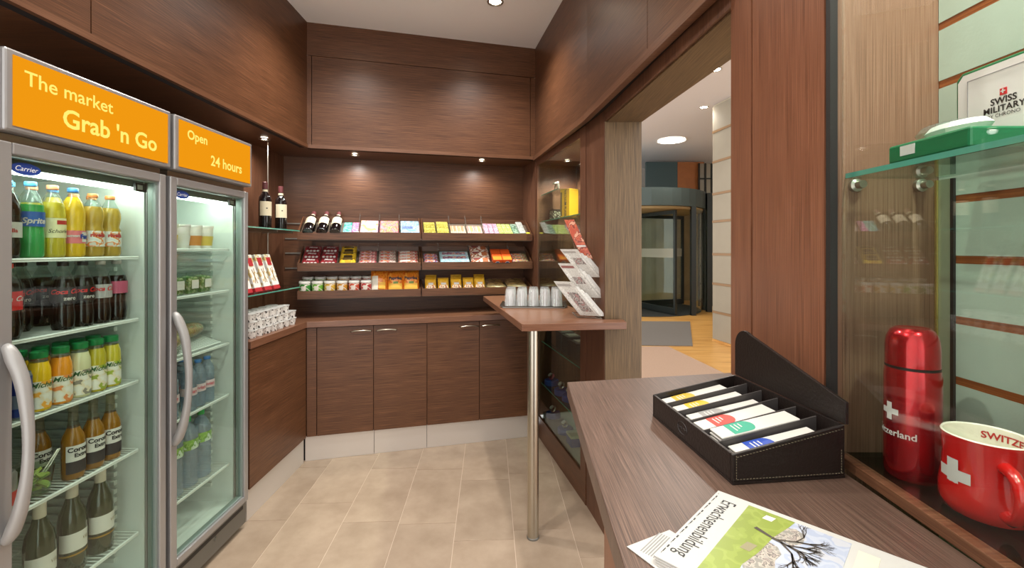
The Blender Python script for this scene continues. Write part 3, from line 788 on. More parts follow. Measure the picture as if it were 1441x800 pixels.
for i in range(14):
    gprism([(0.660, ys0), (0.660, 0.6925), (0.676, 0.6925), (0.676, ys0)], zz[i] + 0.006, min(zz[i + 1] - 0.006, 2.299)).obj('slat_panel', GRN, gc)
    gprism([(0.6605, ys0), (0.6605, 0.6925), (0.6765, 0.6925), (0.6765, ys0)], zz[i] - 0.0058, zz[i] + 0.0058).obj('slat_groove', W_S, gc)
gprism([(0.6565, 0.671), (0.6598, 0.671), (0.6598, 0.692), (0.6565, 0.692)], VF + 0.0005, 1.555).obj('corner_post', plain('post_olive', '#97a084', 0.35, 0.2), gc)
gprism([(0.6535, 0.689), (0.6562, 0.689), (0.6562, 0.6925), (0.6535, 0.6925)], VF + 0.0005, 1.555).obj('brass_edge', plain('brass', '#c9b46e', 0.25, 0.8), gc)
gprism([(0.6560, 0.6655), (0.6598, 0.6655), (0.6598, 0.6705), (0.6560, 0.6705)], VF + 0.0005, 1.555).obj('corner_seal', RUBBER, gc)
ZS = 1.558
sh = gprism([(0.517, 0.692), (0.527, -0.4), (0.659, -0.4), (0.659, 0.692)], ZS, ZS + 0.008).obj('glass_shelf', thin_glass('shelf_glass', '#e4f3ec', 1.3), gc)
gprism([(0.5155, 0.692), (0.5255, -0.4), (0.5268, -0.4), (0.5168, 0.692)], ZS + 0.0003, ZS + 0.0077).obj('polished_edge', EDGE, sh)
for x in (0.530, 0.630):
    MB().lathe([(0, 0), (0.010, 0), (0.010, 0.006), (0.006, 0.008), (0.006, 0.018), (0, 0.018)], 14, M=Matrix.Translation((x - 0.58, 0.6930 - 0.3, ZS - 0.0105)) @ FRONT).obj('shelf_pin', CHROME, gc)
downlight(0.585, 0.42, 2.30, 20, 'small spotlight inside the top of the glass cabinet', r=0.02, size=R(130), radius=0.02)
downlight(0.585, 0.05, 2.30, 20, 'small spotlight inside the glass cabinet, nearer the viewer', r=0.02, size=R(130), radius=0.02)

def cross(mb, s, M, arm=0.32):
    a = s / 2; b_ = s * arm / 2
    pts = [(-b_, -a), (b_, -a), (b_, -b_), (a, -b_), (a, b_), (b_, b_), (b_, a), (-b_, a), (-b_, b_), (-a, b_), (-a, -b_), (-b_, -b_)]
    k = len(mb.v)
    for x, y in pts: mb.v.append(M(x, y))
    mb.face(range(k, k + 12))
    return mb
def wrapM(r, z, a0=0.0):
    return lambda x, y: Vector(((r + 0.0006) * math.sin(a0 + x / r), -(r + 0.0006) * math.cos(a0 + x / r), z + y))
def cross_wrapped(s, r, z, a0, arm=0.32):
    """cross built of strips so that it follows the curve"""
    m = MB(); a = s / 2; b_ = s * arm / 2; f = wrapM(r, z, a0)
    m.grid(lambda u, v: f(-b_ + 2 * b_ * u, -a + 2 * a * v), 4, 6)
    m.grid(lambda u, v: f(-a + (a - b_) * u, -b_ + 2 * b_ * v), 4, 1)
    m.grid(lambda u, v: f(b_ + (a - b_) * u, -b_ + 2 * b_ * v), 4, 1)
    return m
REDM = plain('red_metal', '#b3121c', 0.22, 0.75, coat=0.6)
WPRINT = plain('white_print', '#cfccc6', 0.5)
tf = thing('vacuum_flask', 'red metal vacuum flask with a white cross behind the cabinet glass', 'flask', (0.556, 0.622, VF + 0.0005), -PI / 2)
MB().lathe([(0, 0), (0.029, 0), (0.031, 0.004), (0.0315, 0.02), (0.0312, 0.14), (0.0300, 0.150), (0, 0.150)], 40).obj('body', REDM, tf)
MB().lathe([(0.0298, 0.1502), (0.0302, 0.1535), (0, 0.1537)], 40).obj('ring', BLACK, tf)
MB().lathe([(0, 0.154), (0.0300, 0.154), (0.0298, 0.180), (0.0285, 0.192), (0.024, 0.202), (0.019, 0.2055), (0.017, 0.2045), (0, 0.2045)], 40).obj('lid', REDM, tf)
cross_wrapped(0.024, 0.0314, 0.091, 0.0).obj('white_cross', WPRINT, tf)
text_wrap('lettering', 'Switzerland', 0.0128, WPRINT, 0.0317, 0.062, tf, a0=0.06, bold=0.00025)
CER = plain('red_ceramic', '#c01a17', 0.15, coat=0.5)
CREAM = plain('cream_glaze', '#efe6d4', 0.25)
mg = thing('mug', 'red ceramic mug with a white cross behind the cabinet glass', 'mug', (0.565, 0.533, VF + 0.0005), -PI / 2)
MB().lathe([(0, 0), (0.033, 0), (0.039, 0.004), (0.0425, 0.014), (0.0425, 0.028), (0.0395, 0.050), (0.0385, 0.068), (0.0400, 0.088), (0.0405, 0.093)], 48).obj('body', CER, mg)
MB().lathe([(0.0405, 0.093), (0.0395, 0.0945), (0.0380, 0.093), (0.0368, 0.08), (0.036, 0.06), (0.038, 0.03), (0.036, 0.01), (0, 0.008)], 48).obj('inside', CREAM, mg)
cross_wrapped(0.036, 0.0405, 0.048, 0.0, 0.36).obj('white_cross', WPRINT, mg)
vs, fs = text_data('SWITZERLAND', 0.0115, 0.0003)
me = bpy.data.meshes.new('lettering'); out = []
for v in vs:
    ph = R(90 - 10) - v.x / 0.0365
    rr_ = 0.0363 + (v.y + 0.004) * 0.05
    out.append((rr_ * math.cos(ph), rr_ * math.sin(ph), 0.0825 + v.y))
me.from_pydata(out, [], fs); me.materials.append(plain('red_print', '#b8201c', 0.4)); link('lettering', me, mg)
hp = []
for i in range(13):
    a = -PI / 2 + PI * i / 12
    hp.append((0.036 + 0.030 * math.cos(a) * 1.0, 0.0, 0.046 + 0.026 * math.sin(a)))
MB().tube([(0.037, 0, 0.018)] + hp[0:0] + [(0.050, 0, 0.018), (0.060, 0, 0.024), (0.066, 0, 0.036), (0.067, 0, 0.050), (0.062, 0, 0.062), (0.052, 0, 0.069), (0.037, 0, 0.070)], [0.0075, 0.0065, 0.006, 0.006, 0.006, 0.006, 0.0065, 0.0075], 12).obj('handle', CER, mg).rotation_euler = (0, 0, R(-24))
# watch box on the glass shelf
GB = plain('green_box', '#1d6b43', 0.3)
LIDW = plain('box_lining', '#ded6d2', 0.6)
zb = ZS + 0.0085
wbx = thing('watch_box', 'open green watch box with white lid on the upper glass shelf', 'box', (0.57, 0.565, zb), -PI / 2)
MB().box(-0.060, 0.052, -0.045, 0.045, 0, 0.025).obj('base', GB, wbx, 0.003)
ld = MB().prism([(-0.062, 0.0), (0.054, 0.0), (0.054, 0.095), (0.046, 0.103), (-0.054, 0.103), (-0.062, 0.095)], 0.0, 0.014, M=Matrix.Translation((0, 0.066, 0.022)) @ FRONT).obj('lid', GB, wbx, 0.002)
MB().prism([(-0.058, 0.004), (0.050, 0.004), (0.050, 0.090), (0.043, 0.0985), (-0.051, 0.0985), (-0.058, 0.090)], 0.0, 0.001, M=Matrix.Translation((0, 0.0517, 0.022)) @ FRONT).obj('lining', LIDW, ld)
lm = MB()
for a, b_, c, d in ((-0.045, -0.0442, 0.006, 0.088), (0.0402, 0.041, 0.006, 0.088), (-0.045, 0.041, 0.088, 0.0888)): lm.box(a, b_, 0.0500, 0.0506, 0.022 + c, 0.022 + d)
lm.obj('lining_seam', plain('seam_grey', '#8f8a8a', 0.6), ld)
lp = MB().box(-0.004, 0.004, 0.0498, 0.0505, 0.078, 0.0865).obj('red_square', plain('emblem_red', '#c2232a', 0.5), ld)
text_flat('lettering', '+', 0.0105, WPRINT, front_at(0, 0.0494, 0.0822), lp, bold=0.0004)
INK = plain('ink_black', '#161412', 0.6)
text_flat('lettering', 'SWISS', 0.0115, INK, front_at(0, 0.0500, 0.0715), ld, bold=0.0003)
text_flat('lettering', 'MILITARY', 0.0108, INK, front_at(0, 0.0500, 0.0615), ld, bold=0.0003, spacing=1.06)
text_flat('lettering', 'BY CHRONO', 0.0065, INK, front_at(0, 0.0500, 0.0535), ld)
MB().box(-0.040, -0.018, -0.0458, -0.0452, 0.008, 0.021).obj('price_tag', WPRINT, wbx)
cu_ = MB().lathe([(0, 0.0), (0.018, 0.002), (0.021, 0.009), (0.017, 0.016), (0, 0.0185)], 20, M=Matrix.Translation((0.0, -0.008, 0.0252)) @ Matrix.Scale(1.9, 4, (1, 0, 0))).obj('cushion', plain('cushion_white', '#eeebe2', 0.5), wbx)
MB().lathe([(0, 0.0), (0.020, 0.002), (0.0235, 0.010), (0.019, 0.018), (0, 0.021)], 16, M=Matrix.Translation((-0.012, -0.008, 0.0254)) @ Matrix.Scale(1.75, 4, (1, 0, 0))).obj('plastic_wrap', PLASTIC, cu_)

# ------------------------------------------------------------------ tea box on the counter
LEA = plain('dark_leather', '#1b1310', 0.38, bump=0.35, bs=220)
LEI = plain('leather_inside', '#3d3836', 0.5)
tb = thing('tea_box', 'dark brown leather tea box with dividers on the counter', 'box', (0.277, 0.881, CT + 0.0005), math.atan2(-0.258, 0.030))
TL, TD = 0.260, 0.172
def side_h(y): return 0.042 + (0.076 - 0.042) * y / TD
MB().box(0, TL, 0, TD, 0, 0.004).obj('bottom', LEA, tb)
MB().box(0.0055, TL - 0.0055, 0, 0.005, 0.0042, 0.042).obj('front_wall', LEA, tb, 0.001)
MB().box(0.0055, TL - 0.0055, TD - 0.005, TD, 0.0042, 0.076).obj('back_wall', LEA, tb)
def slopewall(x0, x1, y0, y1, drop=0.0, cut=0.0):
    m = MB()
    for x in (x0, x1):
        m.v += [Vector((x, y0, 0.0042)), Vector((x, y1, 0.0042)), Vector((x, y1, side_h(y1) - drop)), Vector((x, y0, side_h(y0) - drop))]
    for q in ((3, 2, 1, 0), (4, 5, 6, 7), (0, 1, 5, 4), (1, 2, 6, 5), (2, 3, 7, 6), (3, 0, 4, 7)): m.face(q)
    return m
for x in (0, TL - 0.005): slopewall(x, x + 0.005, 0, TD).obj('side_wall', LEA, tb, 0.001)
pitch = (TL - 0.010) / 6
for i in range(1, 6):
    x = 0.005 + i * pitch
    slopewall(x - 0.0012, x + 0.0012, 0.0055, TD - 0.0055, 0.003).obj('divider', LEI, tb)
hp = [(0.0, 0.076), (TL, 0.076), (TL, 0.108)]
for i in range(11):
    a = R(62) + (PI - R(62)) * i / 10
    hp.append((0.030 + 0.030 * math.cos(a), 0.136 + 0.033 * math.sin(a)))
MB().prism(hp, 0, 0.006, M=Matrix.Translation((0, TD + 0.0065, 0)) @ FRONT).obj('header_panel', LEA, tb, 0.001)
st = MB(); THR = plain('stitching', '#6f6552', 0.7)
for i in range(34):
    y = 0.006 + i * (TD - 0.012) / 33
    for zz_ in (0.007, side_h(y) - 0.005): st.box(TL + 0.0001, TL + 0.0006, y, y + 0.0027, zz_, zz_ + 0.0008)
for i in range(9):
    for y in (0.005, TD - 0.006): st.box(TL + 0.0001, TL + 0.0006, y, y + 0.0008, 0.008 + i * 0.0038, 0.0102 + i * 0.0038)
so = st.obj('stitching', THR, tb); so['kind'] = 'stuff'
MB().tube([(0.118 + 0.016 * math.cos(a * PI / 10), -0.0004, 0.023 + 0.010 * math.sin(a * PI / 10)) for a in range(20)], 0.0005, 5, closed=True).obj('emblem', LEI, tb)
MB().tube([(0.102 + 0.032 * i / 10, -0.0004, 0.023 + 0.002 * math.sin(i * 2.2)) for i in range(11)], 0.0005, 5).obj('emblem', LEI, tb)
PAPER = plain('sachet_paper', '#cfcbc2', 0.55)
tbM = Matrix.Translation((0.277, 0.881, CT + 0.0005)) @ Matrix.Rotation(math.atan2(-0.258, 0.030), 4, 'Z')
flags = [('pale yellow', '#c6a83a', 2), ('yellow', '#dcae33', 2), ('grey', '#9a9894', 2), ('red', '#d1463c', 2), ('green', '#2b9a7c', 3), ('blue', '#2c4ba6', 2)]
for i, (cn, hx, n) in enumerate(flags):
    fm = plain('sachet_' + cn.replace(' ', '_'), hx, 0.5)
    for k in range(n):
        pos = ['topmost of its slot', 'just under the top one', 'third from the top'][n - 1 - k]
        s = thing('tea_sachet', f'white tea sachet with {cn} print in the leather box, {pos}', 'tea sachet', (0, 0, 0), 0, 'tea sachets in the leather box')
        MB().box(-0.0175, 0.0175, 0, 0.128, 0, 0.0032).obj('envelope', PAPER, s, 0.001)
        pts = [(-0.0165, 0.022), (0.0165, 0.022), (0.0165, 0.050)] + [(0.0165 * math.cos(a * PI / 8), 0.050 + 0.012 * math.sin(a * PI / 8)) for a in range(1, 8)] + [(-0.0165, 0.050)]
        fo = MB().prism(pts, 0.0033, 0.0036).obj('flag', fm, s)
        ln = MB()
        for q in range(3): ln.box(-0.011, 0.009 - q * 0.004, 0.030 + q * 0.006, 0.032 + q * 0.006, 0.0037, 0.0039)
        ln.obj('print', WPRINT, fo)
        hz = 0.026 + k * 0.0055 + (0.004 if i in (3, 4) else 0)
        M = tbM @ Matrix.Translation((0.005 + (i + 0.5) * pitch, 0.012 + 0.004 * ((k * 3 + i) % 3), hz)) @ Matrix.Rotation(R(11), 4, 'X') @ Matrix.Rotation(R([-2, 2, 0][(k + i) % 3] * 0.7), 4, 'Z')
        s.matrix_world = M

# ------------------------------------------------------------------ newspaper on the counter
NEWS = plain('newsprint', '#bbb8b2', 0.7)
nx = Vector((-0.707, -0.707, 0)); ny = Vector((0.755, -0.656, 0)); ny = Vector((0.707, -0.707, 0))
NM = Matrix(((nx.x, ny.x, 0, 0.275), (nx.y, ny.y, 0, 0.594), (0, 0, 1, CT + 0.0006), (0, 0, 0, 1)))
npz = thing('newspaper', 'folded newspaper with a printed tree picture lying on the counter', 'newspaper')
npz.matrix_world = NM
NW, NH = 0.182, 0.215
def sheet(x0, x1, y0, y1, z0, z1, bulge=0.0):
    m = MB()
    m.grid(lambda u, v: (x0 + (x1 - x0) * u, y0 + (y1 - y0) * v, z1 + bulge * math.sin(PI * min(1, v * 1.2)) * 0.5), 6, 8)
    m.grid(lambda u, v: (x1 + (x0 - x1) * u, y0 + (y1 - y0) * v, z0), 6, 8)
    for (ax, ay), (bx, by) in (((x0, y0), (x1, y0)), ((x1, y1), (x0, y1)), ((x1, y0), (x1, y1)), ((x0, y1), (x0, y0))):
        m.quad((ax, ay, z0), (bx, by, z0), (bx, by, z1), (ax, ay, z1))
    return m
for k in range(4):
    sheet(0.001 * k, NW - 0.0008 * k, 0.0015 * (3 - k), NH, 0.0008 + k * 0.0022, 0.0026 + k * 0.0022).obj('sheet', NEWS, npz)
ns = MB().prism([(0.115, -0.014), (0.176, -0.034), (0.186, 0.01), (0.12, 0.012)], 0.0, 0.0007).obj('inner_sheet', NEWS, npz)
tl = MB()
for r_ in range(7): tl.box(0.128, 0.172, -0.020 + r_ * 0.003, -0.0188 + r_ * 0.003, 0.0008, 0.0009)
tl.obj('text_lines', plain('ink_grey', '#8a8886', 0.7), ns)
zt = 0.0095
INKG = plain('ink_dark_grey', '#3b3a3a', 0.7)
text_flat('headline', 'Erwachsenenbildung', 0.0235, INKG, Matrix.Translation((NW / 2, 0.020, zt)) @ Matrix.Diagonal((0.73, 1.0, 1, 1)), npz)
pt = MB()
for q in range(22):
    x = 0.010 + q * 0.0075
    pt.box(x, x + 0.003 + 0.002 * ((q * 7) % 3), 0.003, 0.0034 + 0.0006 * ((q * 5) % 3), zt - 0.0001, zt)
pt.obj('text_lines', INKG, npz)
def pic(name, pts, z, m): return MB().prism(pts, zt - 0.0006 + z * 0.00012, zt + z * 0.00012).obj(name, m, npz)
GRASS = printed('print_grass', ['#7f8d3a', '#87953f', '#8d9a46', '#83913d'], 45)
SKY = printed('print_sky', ['#aab1c2', '#b3b8c4', '#a5adc0', '#b8b9bf'], 40)
pic('picture', [(0.012, 0.040), (0.176, 0.040), (0.176, 0.143), (0.012, 0.143)], 1, SKY)
pic('picture_field', [(0.012, 0.040), (0.176, 0.040), (0.176, 0.072), (0.130, 0.070), (0.10, 0.076), (0.06, 0.080), (0.03, 0.087), (0.012, 0.090)], 2, GRASS)
TOWN = printed('print_town', ['#8c8880', '#a59f96', '#b9ada0', '#6f6a66', '#9b8f88'], 160)
pic('picture_town', [(0.130, 0.070), (0.10, 0.076), (0.072, 0.079), (0.075, 0.088), (0.085, 0.094), (0.10, 0.092), (0.12, 0.097), (0.14, 0.092), (0.15, 0.080)], 3, TOWN)
pic('picture_town', [(0.06, 0.080), (0.03, 0.087), (0.026, 0.094), (0.032, 0.104), (0.05, 0.106), (0.062, 0.098)], 3, TOWN)
pic('picture_gate', [(0.020, 0.062), (0.030, 0.060), (0.030, 0.070), (0.020, 0.072)], 3, plain('print_white', '#d9d6cf', 0.7))
pic('picture_gate', [(0.088, 0.062), (0.104, 0.059), (0.104, 0.069), (0.088, 0.072)], 3, plain('print_mud', '#8d8566', 0.7))
tr = MB(); random.seed(11)
def limb(x, y, a, ln, w, dep):
    x2, y2 = x + ln * math.sin(a), y + ln * math.cos(a)
    dx, dy = math.cos(a) * w / 2, -math.sin(a) * w / 2
    y2c = min(y2, 0.142); x2c = min(max(x2, 0.013), 0.175)
    k = len(tr.v); z = zt + 0.0006
    tr.v += [Vector((x - dx, y - dy, z)), Vector((x + dx, y + dy, z)), Vector((x2c + dx * 0.65, y2c + dy * 0.65, z)), Vector((x2c - dx * 0.65, y2c - dy * 0.65, z))]
    tr.face((k, k + 1, k + 2, k + 3))
    if dep > 0:
        for q in range(3 if dep > 2 else 2):
            limb(x2c, y2c, a + random.uniform(-0.75, 0.75), ln * random.uniform(0.6, 0.85), w * 0.62, dep - 1)
limb(0.055, 0.060, 0.35, 0.020, 0.0050, 0); limb(0.062, 0.079, 0.20, 0.016, 0.0045, 5); limb(0.064, 0.088, 0.75, 0.018, 0.003, 4); limb(0.062, 0.085, -0.6, 0.018, 0.003, 4)
tr.obj('picture_tree', plain('print_tree', '#4b423a', 0.7), npz)
pic('cream_box', [(0.020, 0.150), (0.066, 0.150), (0.066, 0.168), (0.020, 0.168)], 1, plain('print_cream', '#d5cdb4', 0.7))
text_flat('headline', 'ZUM', 0.017, INKG, Matrix.Translation((0.045, 0.197, zt)) @ Matrix.Diagonal((0.8, 1, 1, 1)), npz, bold=0.0003)

# ------------------------------------------------------------------ tray of tumblers on the bar table
TT = 1.0955
STEEL_T = plain('tray_steel', '#c6c2ba', 0.22, 1.0)
tr_ = thing('serving_tray', 'silver serving tray of upturned tumblers on the bar table', 'tray', (0.135, 2.80, TT), R(-3))
MB().box(-0.185, 0.185, -0.13, 0.13, 0, 0.003).obj('tray_floor', STEEL_T, tr_, 0.001)
rm = MB()
for i, (a, b_) in enumerate((((-0.185, -0.13), (0.185, -0.13)), ((0.185, -0.13), (0.185, 0.13)), ((0.185, 0.13), (-0.185, 0.13)), ((-0.185, 0.13), (-0.185, -0.13)))):
    nrm = [(0, -1), (1, 0), (0, 1), (-1, 0)][i]
    rm.quad((a[0], a[1], 0.003), (b_[0], b_[1], 0.003), (b_[0] + nrm[0] * 0.018 + (b_[0] > 0) * 0.0 , b_[1] + nrm[1] * 0.018, 0.012), (a[0] + nrm[0] * 0.018, a[1] + nrm[1] * 0.018, 0.012))
rm.obj('rim', STEEL_T, tr_)
tum_me = MB().lathe([(0.034, 0.0), (0.0335, 0.001), (0.028, 0.100), (0.026, 0.106), (0, 0.107), (0, 0.099), (0.0235, 0.098), (0.0320, 0.001), (0.034, 0.0)], 20).mesh('tumbler', GLASS_CUP)
rib_me = MB()
for i in range(12):
    a = 2 * PI * i / 12
    rib_me.tube([(0.0334 * math.cos(a), 0.0334 * math.sin(a), 0.010), (0.0290 * math.cos(a), 0.0290 * math.sin(a), 0.092)], 0.0010, 4)
rib_me = rib_me.mesh('cut_ribs', GLASS_CUP)
n = 0
for r_ in range(3):
    for c in range(5):
        lx = -0.142 + c * 0.071; ly = -0.078 + r_ * 0.076
        v = tr_.matrix_basis @ Vector((lx, ly, 0.0034))
        g = link('tumbler', tum_me); g.location = v
        link('cut_ribs', rib_me, g)
        tag(g, f'upturned glass tumbler on the silver tray, {ORD[c]} from left in the {["front", "middle", "back"][r_]} row', 'glass', 'tumblers on the tray')

# ------------------------------------------------------------------ newspaper rack
rk = thing('newspaper_rack', 'wire newspaper rack standing on the bar table by the display case', 'rack', (0.40, 2.33, TT))
o0 = -Vector((0.40, 2.33, TT))
def rkp(x, y, z): return o0 + Vector((x, y, TT + z))
rkm = MB()
rkm.tube([rkp(0.335, 2.30, 0.003), rkp(0.452, 2.25, 0.003), rkp(0.436, 2.43, 0.003), rkp(0.33, 2.46, 0.003)], 0.0025, 6, closed=True)
rkm.obj('base_wire', STEEL_T, rk)
for dx in (0.0, 0.055):
    MB().tube([rkp(0.375 + dx, 2.335 - dx * .4, 0.004), rkp(0.415 + dx * .5, 2.36 - dx * .3, 0.02), rkp(0.40 + dx * .5, 2.375, 0.16), rkp(0.345 + dx * .6, 2.42, 0.34), rkp(0.325 + dx * .6, 2.435, 0.42)], 0.0022, 6).obj('upright_wire', STEEL_T, rk)
MB().tube([rkp(0.447, 2.375, 0.20), rkp(0.452, 2.372, 0.245), rkp(0.437, 2.38, 0.285), rkp(0.425, 2.385, 0.29)], 0.0022, 6).obj('hook_wire', STEEL_T, rk)
NPH = printed('news_photo', ['#7f766f', '#a89d94', '#665c57', '#95706a'], 60)
NSH = printed('news_sheet', ['#aea79e', '#bab4ab', '#c4bfb6', '#9f988f'], 190)
NTX = printed('news_text', ['#b7b2aa', '#cfcac2', '#dcd8d0', '#9c978f'], 170, stretch=(1, 1, 1))
MAGR = printed('magazine_cover', ['#b6523c', '#c8694a', '#8e3f33', '#d89f84'], 35)
PAPERS = [((0.352, 2.302, 0.012), (-0.126, 0.060, 0.165), 0.222, 0.100, 'lowest folded newspaper in the wire rack', 0), ((0.372, 2.342, 0.100), (-0.120, 0.055, 0.170), 0.222, 0.095, 'middle folded newspaper in the wire rack', 0),
          ((0.372, 2.365, 0.205), (-0.122, 0.055, 0.160), 0.190, 0.095, 'upper folded newspaper in the wire rack', 0), ((0.378, 2.392, 0.300), (-0.088, 0.045, 0.200), 0.235, 0.055, 'reddish magazine at the top of the wire rack', 1)]
for i, (p, u2, hh, ww, lb, mag) in enumerate(PAPERS):
    u2 = Vector(u2).normalized(); wv = Vector((0.092, -0.040, 0)).normalized(); n2 = wv.cross(u2).normalized()
    if n2.y > 0: n2 = -n2
    t = thing('magazine' if mag else 'newspaper', lb, 'magazine' if mag else 'newspaper', (p[0], p[1], TT + p[2]), 0, None if mag else 'newspapers in the wire rack')
    th_ = 0.014 if not mag else 0.005
    def shp(a, h, off, u2=u2, n2=n2, wv=wv, hh=hh):      # slightly curled sheet
        c = h / hh
        return wv * a + u2 * h + n2 * (off + 0.010 * math.sin(PI * c) + 0.012 * (c - 0.5) * (a / 0.1))
    m = MB()
    m.grid(lambda u, v: shp(ww * u, hh * v, th_ * 0.5), 6, 10)
    m.grid(lambda u, v: shp(ww * (1 - u), hh * v, -th_ * 0.5), 6, 10)
    for e_ in (0, 1):
        m.grid(lambda u, v: shp(ww * e_, hh * v, th_ * (u - 0.5)), 3, 10)
        m.grid(lambda u, v: shp(ww * u, hh * e_, th_ * (v - 0.5)), 6, 2)
    m.obj('cover' if mag else 'sheets', MAGR if mag else NSH, t)
    def pq(a0, a1, h0, h1, name, mt, lift=0.0008):
        m = MB(); m.grid(lambda u, v: shp(ww * (a0 + (a1 - a0) * u), hh * (h0 + (h1 - h0) * v), th_ * 0.5 + lift), 4, 6); m.obj(name, mt, t)
    if not mag:
        pq(0.06, 0.80, 0.86, 0.93, 'masthead', plain('masthead_ink', '#8d857e', 0.7) if i != 1 else plain('masthead_ink_red', '#7c4a44', 0.7))
        if i == 1: pq(0.25, 0.8, 0.40, 0.60, 'photo', NPH)
        else: pq(0.30, 0.85, 0.12 if i == 0 else 0.45, 0.68, 'photo', NPH)
        pq(0.03, 0.27, 0.05, 0.82, 'columns', NTX); pq(0.87, 0.98, 0.05, 0.82, 'columns', NTX)
        for k in range(3):
            g = MB(); sh_ = 0.010 + 0.009 * k
            g.grid(lambda u, v: shp(ww - 0.01 + (sh_ + 0.01) * u, hh * (0.0 + (0.86 - 0.09 * k) * v), th_ * (0.25 - 0.22 * k) - 0.012 * u * u), 5, 8)
            g.grid(lambda u, v: shp(ww - 0.01 + (sh_ + 0.01) * (1 - u), hh * (0.0 + (0.86 - 0.09 * k) * v), th_ * (0.25 - 0.22 * k) - 0.002 - 0.012 * (1 - u) ** 2), 5, 8)
            g.obj('page_fold', NEWS if k != 1 else NTX, t)
    else:
        pq(0.06, 0.94, 0.30, 0.34, 'cover_line', WPRINT)

# ------------------------------------------------------------------ bottle builder
def liquid(name, col, tr=0.35, rough=0.12):
    return plain('liquid_' + name, col, rough, trans=tr, coat=0.4)
def make_bottle(name, label, cat, prof, fill, liq, clear, cap=None, lab=None, texts=(), group=None, extra=None, n=24):
    """prof: outer profile; cap=(r,z0,z1,mat); lab=(r,z0,z1,a0,a1,mat) skins; texts=(s,size,mat,r,z,a0,kw)"""
    t = thing(name, label, cat, (0, 0, 0), 0, group)
    pr = []
    for i, (r, z) in enumerate(prof):               # split the profile at the fill line
        if fill is not None and i and prof[i - 1][1] < fill < z:
            k = (fill - prof[i - 1][1]) / (z - prof[i - 1][1]); pr.append((prof[i - 1][0] + (r - prof[i - 1][0]) * k, fill))
        pr.append((r, z))
    MB().lathe(pr, n, 0, fill).obj('body', [clear, liq], t)
    if cap:
        r, z0, z1, m = cap
        MB().lathe([(r * 0.97, z0), (r, z0 + 0.001), (r, z1 - 0.0015), (r * 0.92, z1), (0, z1)], n).obj('cap', m, t)
    labs = []
    for (r, z0, z1, a0, a1, m) in (lab or []):
        mb = MB(); arc_patch(mb, r + 0.0002, z0, z1, a0, a1, max(10, int((a1 - a0) * 7))); labs.append(mb.obj('label', m, t))
    for (s, size, m, r, z, a0, kw) in texts:
        text_wrap('lettering', s, size, m, r + 0.0005, z, labs[0] if labs else t, a0, **kw)
    if extra: extra(t)
    return t
FULL = (-PI, PI)
CLR = PLASTIC
CAPM = {k: plain('cap_' + k, v, 0.35) for k, v in dict(blue='#5aa6d6', peach='#e8946c', orange='#e08a52', red='#c5453a', black='#1b1a1c', grey='#a9a59e', green='#1f8a4a', skyblue='#3f7fc0', lime='#2fae58').items()}
WP = WPRINT
def sod(h=0.232, r=0.0315): return [(0, 0.0), (r * 0.86, 0.0), (r, 0.008), (r, h * 0.30), (r * 0.95, h * 0.36), (r * 0.98, h * 0.48), (r, h * 0.60), (r * 0.93, h * 0.70), (r * 0.72, h * 0.80), (r * 0.48, h * 0.87), (0.0122, h * 0.905), (0.0122, h * 0.94)]
def riv(h=0.222, r=0.031): return [(0, 0.0), (r * 0.86, 0.0), (r, 0.008), (r, h * 0.42), (r * 0.86, h * 0.47), (r * 0.92, h * 0.53), (r * 1.03, h * 0.62), (r * 0.97, h * 0.72), (r * 0.66, h * 0.83), (0.0125, h * 0.905), (0.0125, h * 0.94)]
def cola(h=0.228, r=0.031): return [(0, 0.0), (r * 0.84, 0.0), (r * 0.95, 0.010), (r, h * 0.20), (r * 0.90, h * 0.33), (r, h * 0.47), (r * 1.03, h * 0.60), (r * 0.92, h * 0.71), (r * 0.66, h * 0.81), (r * 0.44, h * 0.88), (0.0122, h * 0.91), (0.0122, h * 0.945)]
def cap_for(h, m): return (0.0145, h * 0.935, h * 0.995, m)
FRM = Matrix.Translation((-1.37, 0, 0))
def fpos(yc, lx, ly, z): return (-1.37 - ly, yc + lx, z + 0.0006)
def fplace(o, yc, lx, ly, z, spin=0.0):
    o.location = fpos(yc, lx, ly, z); o.rotation_euler = (0, 0, PI / 2 + spin)
    return o
VIEW = -0.55   # bottles turned a little towards the doorway side

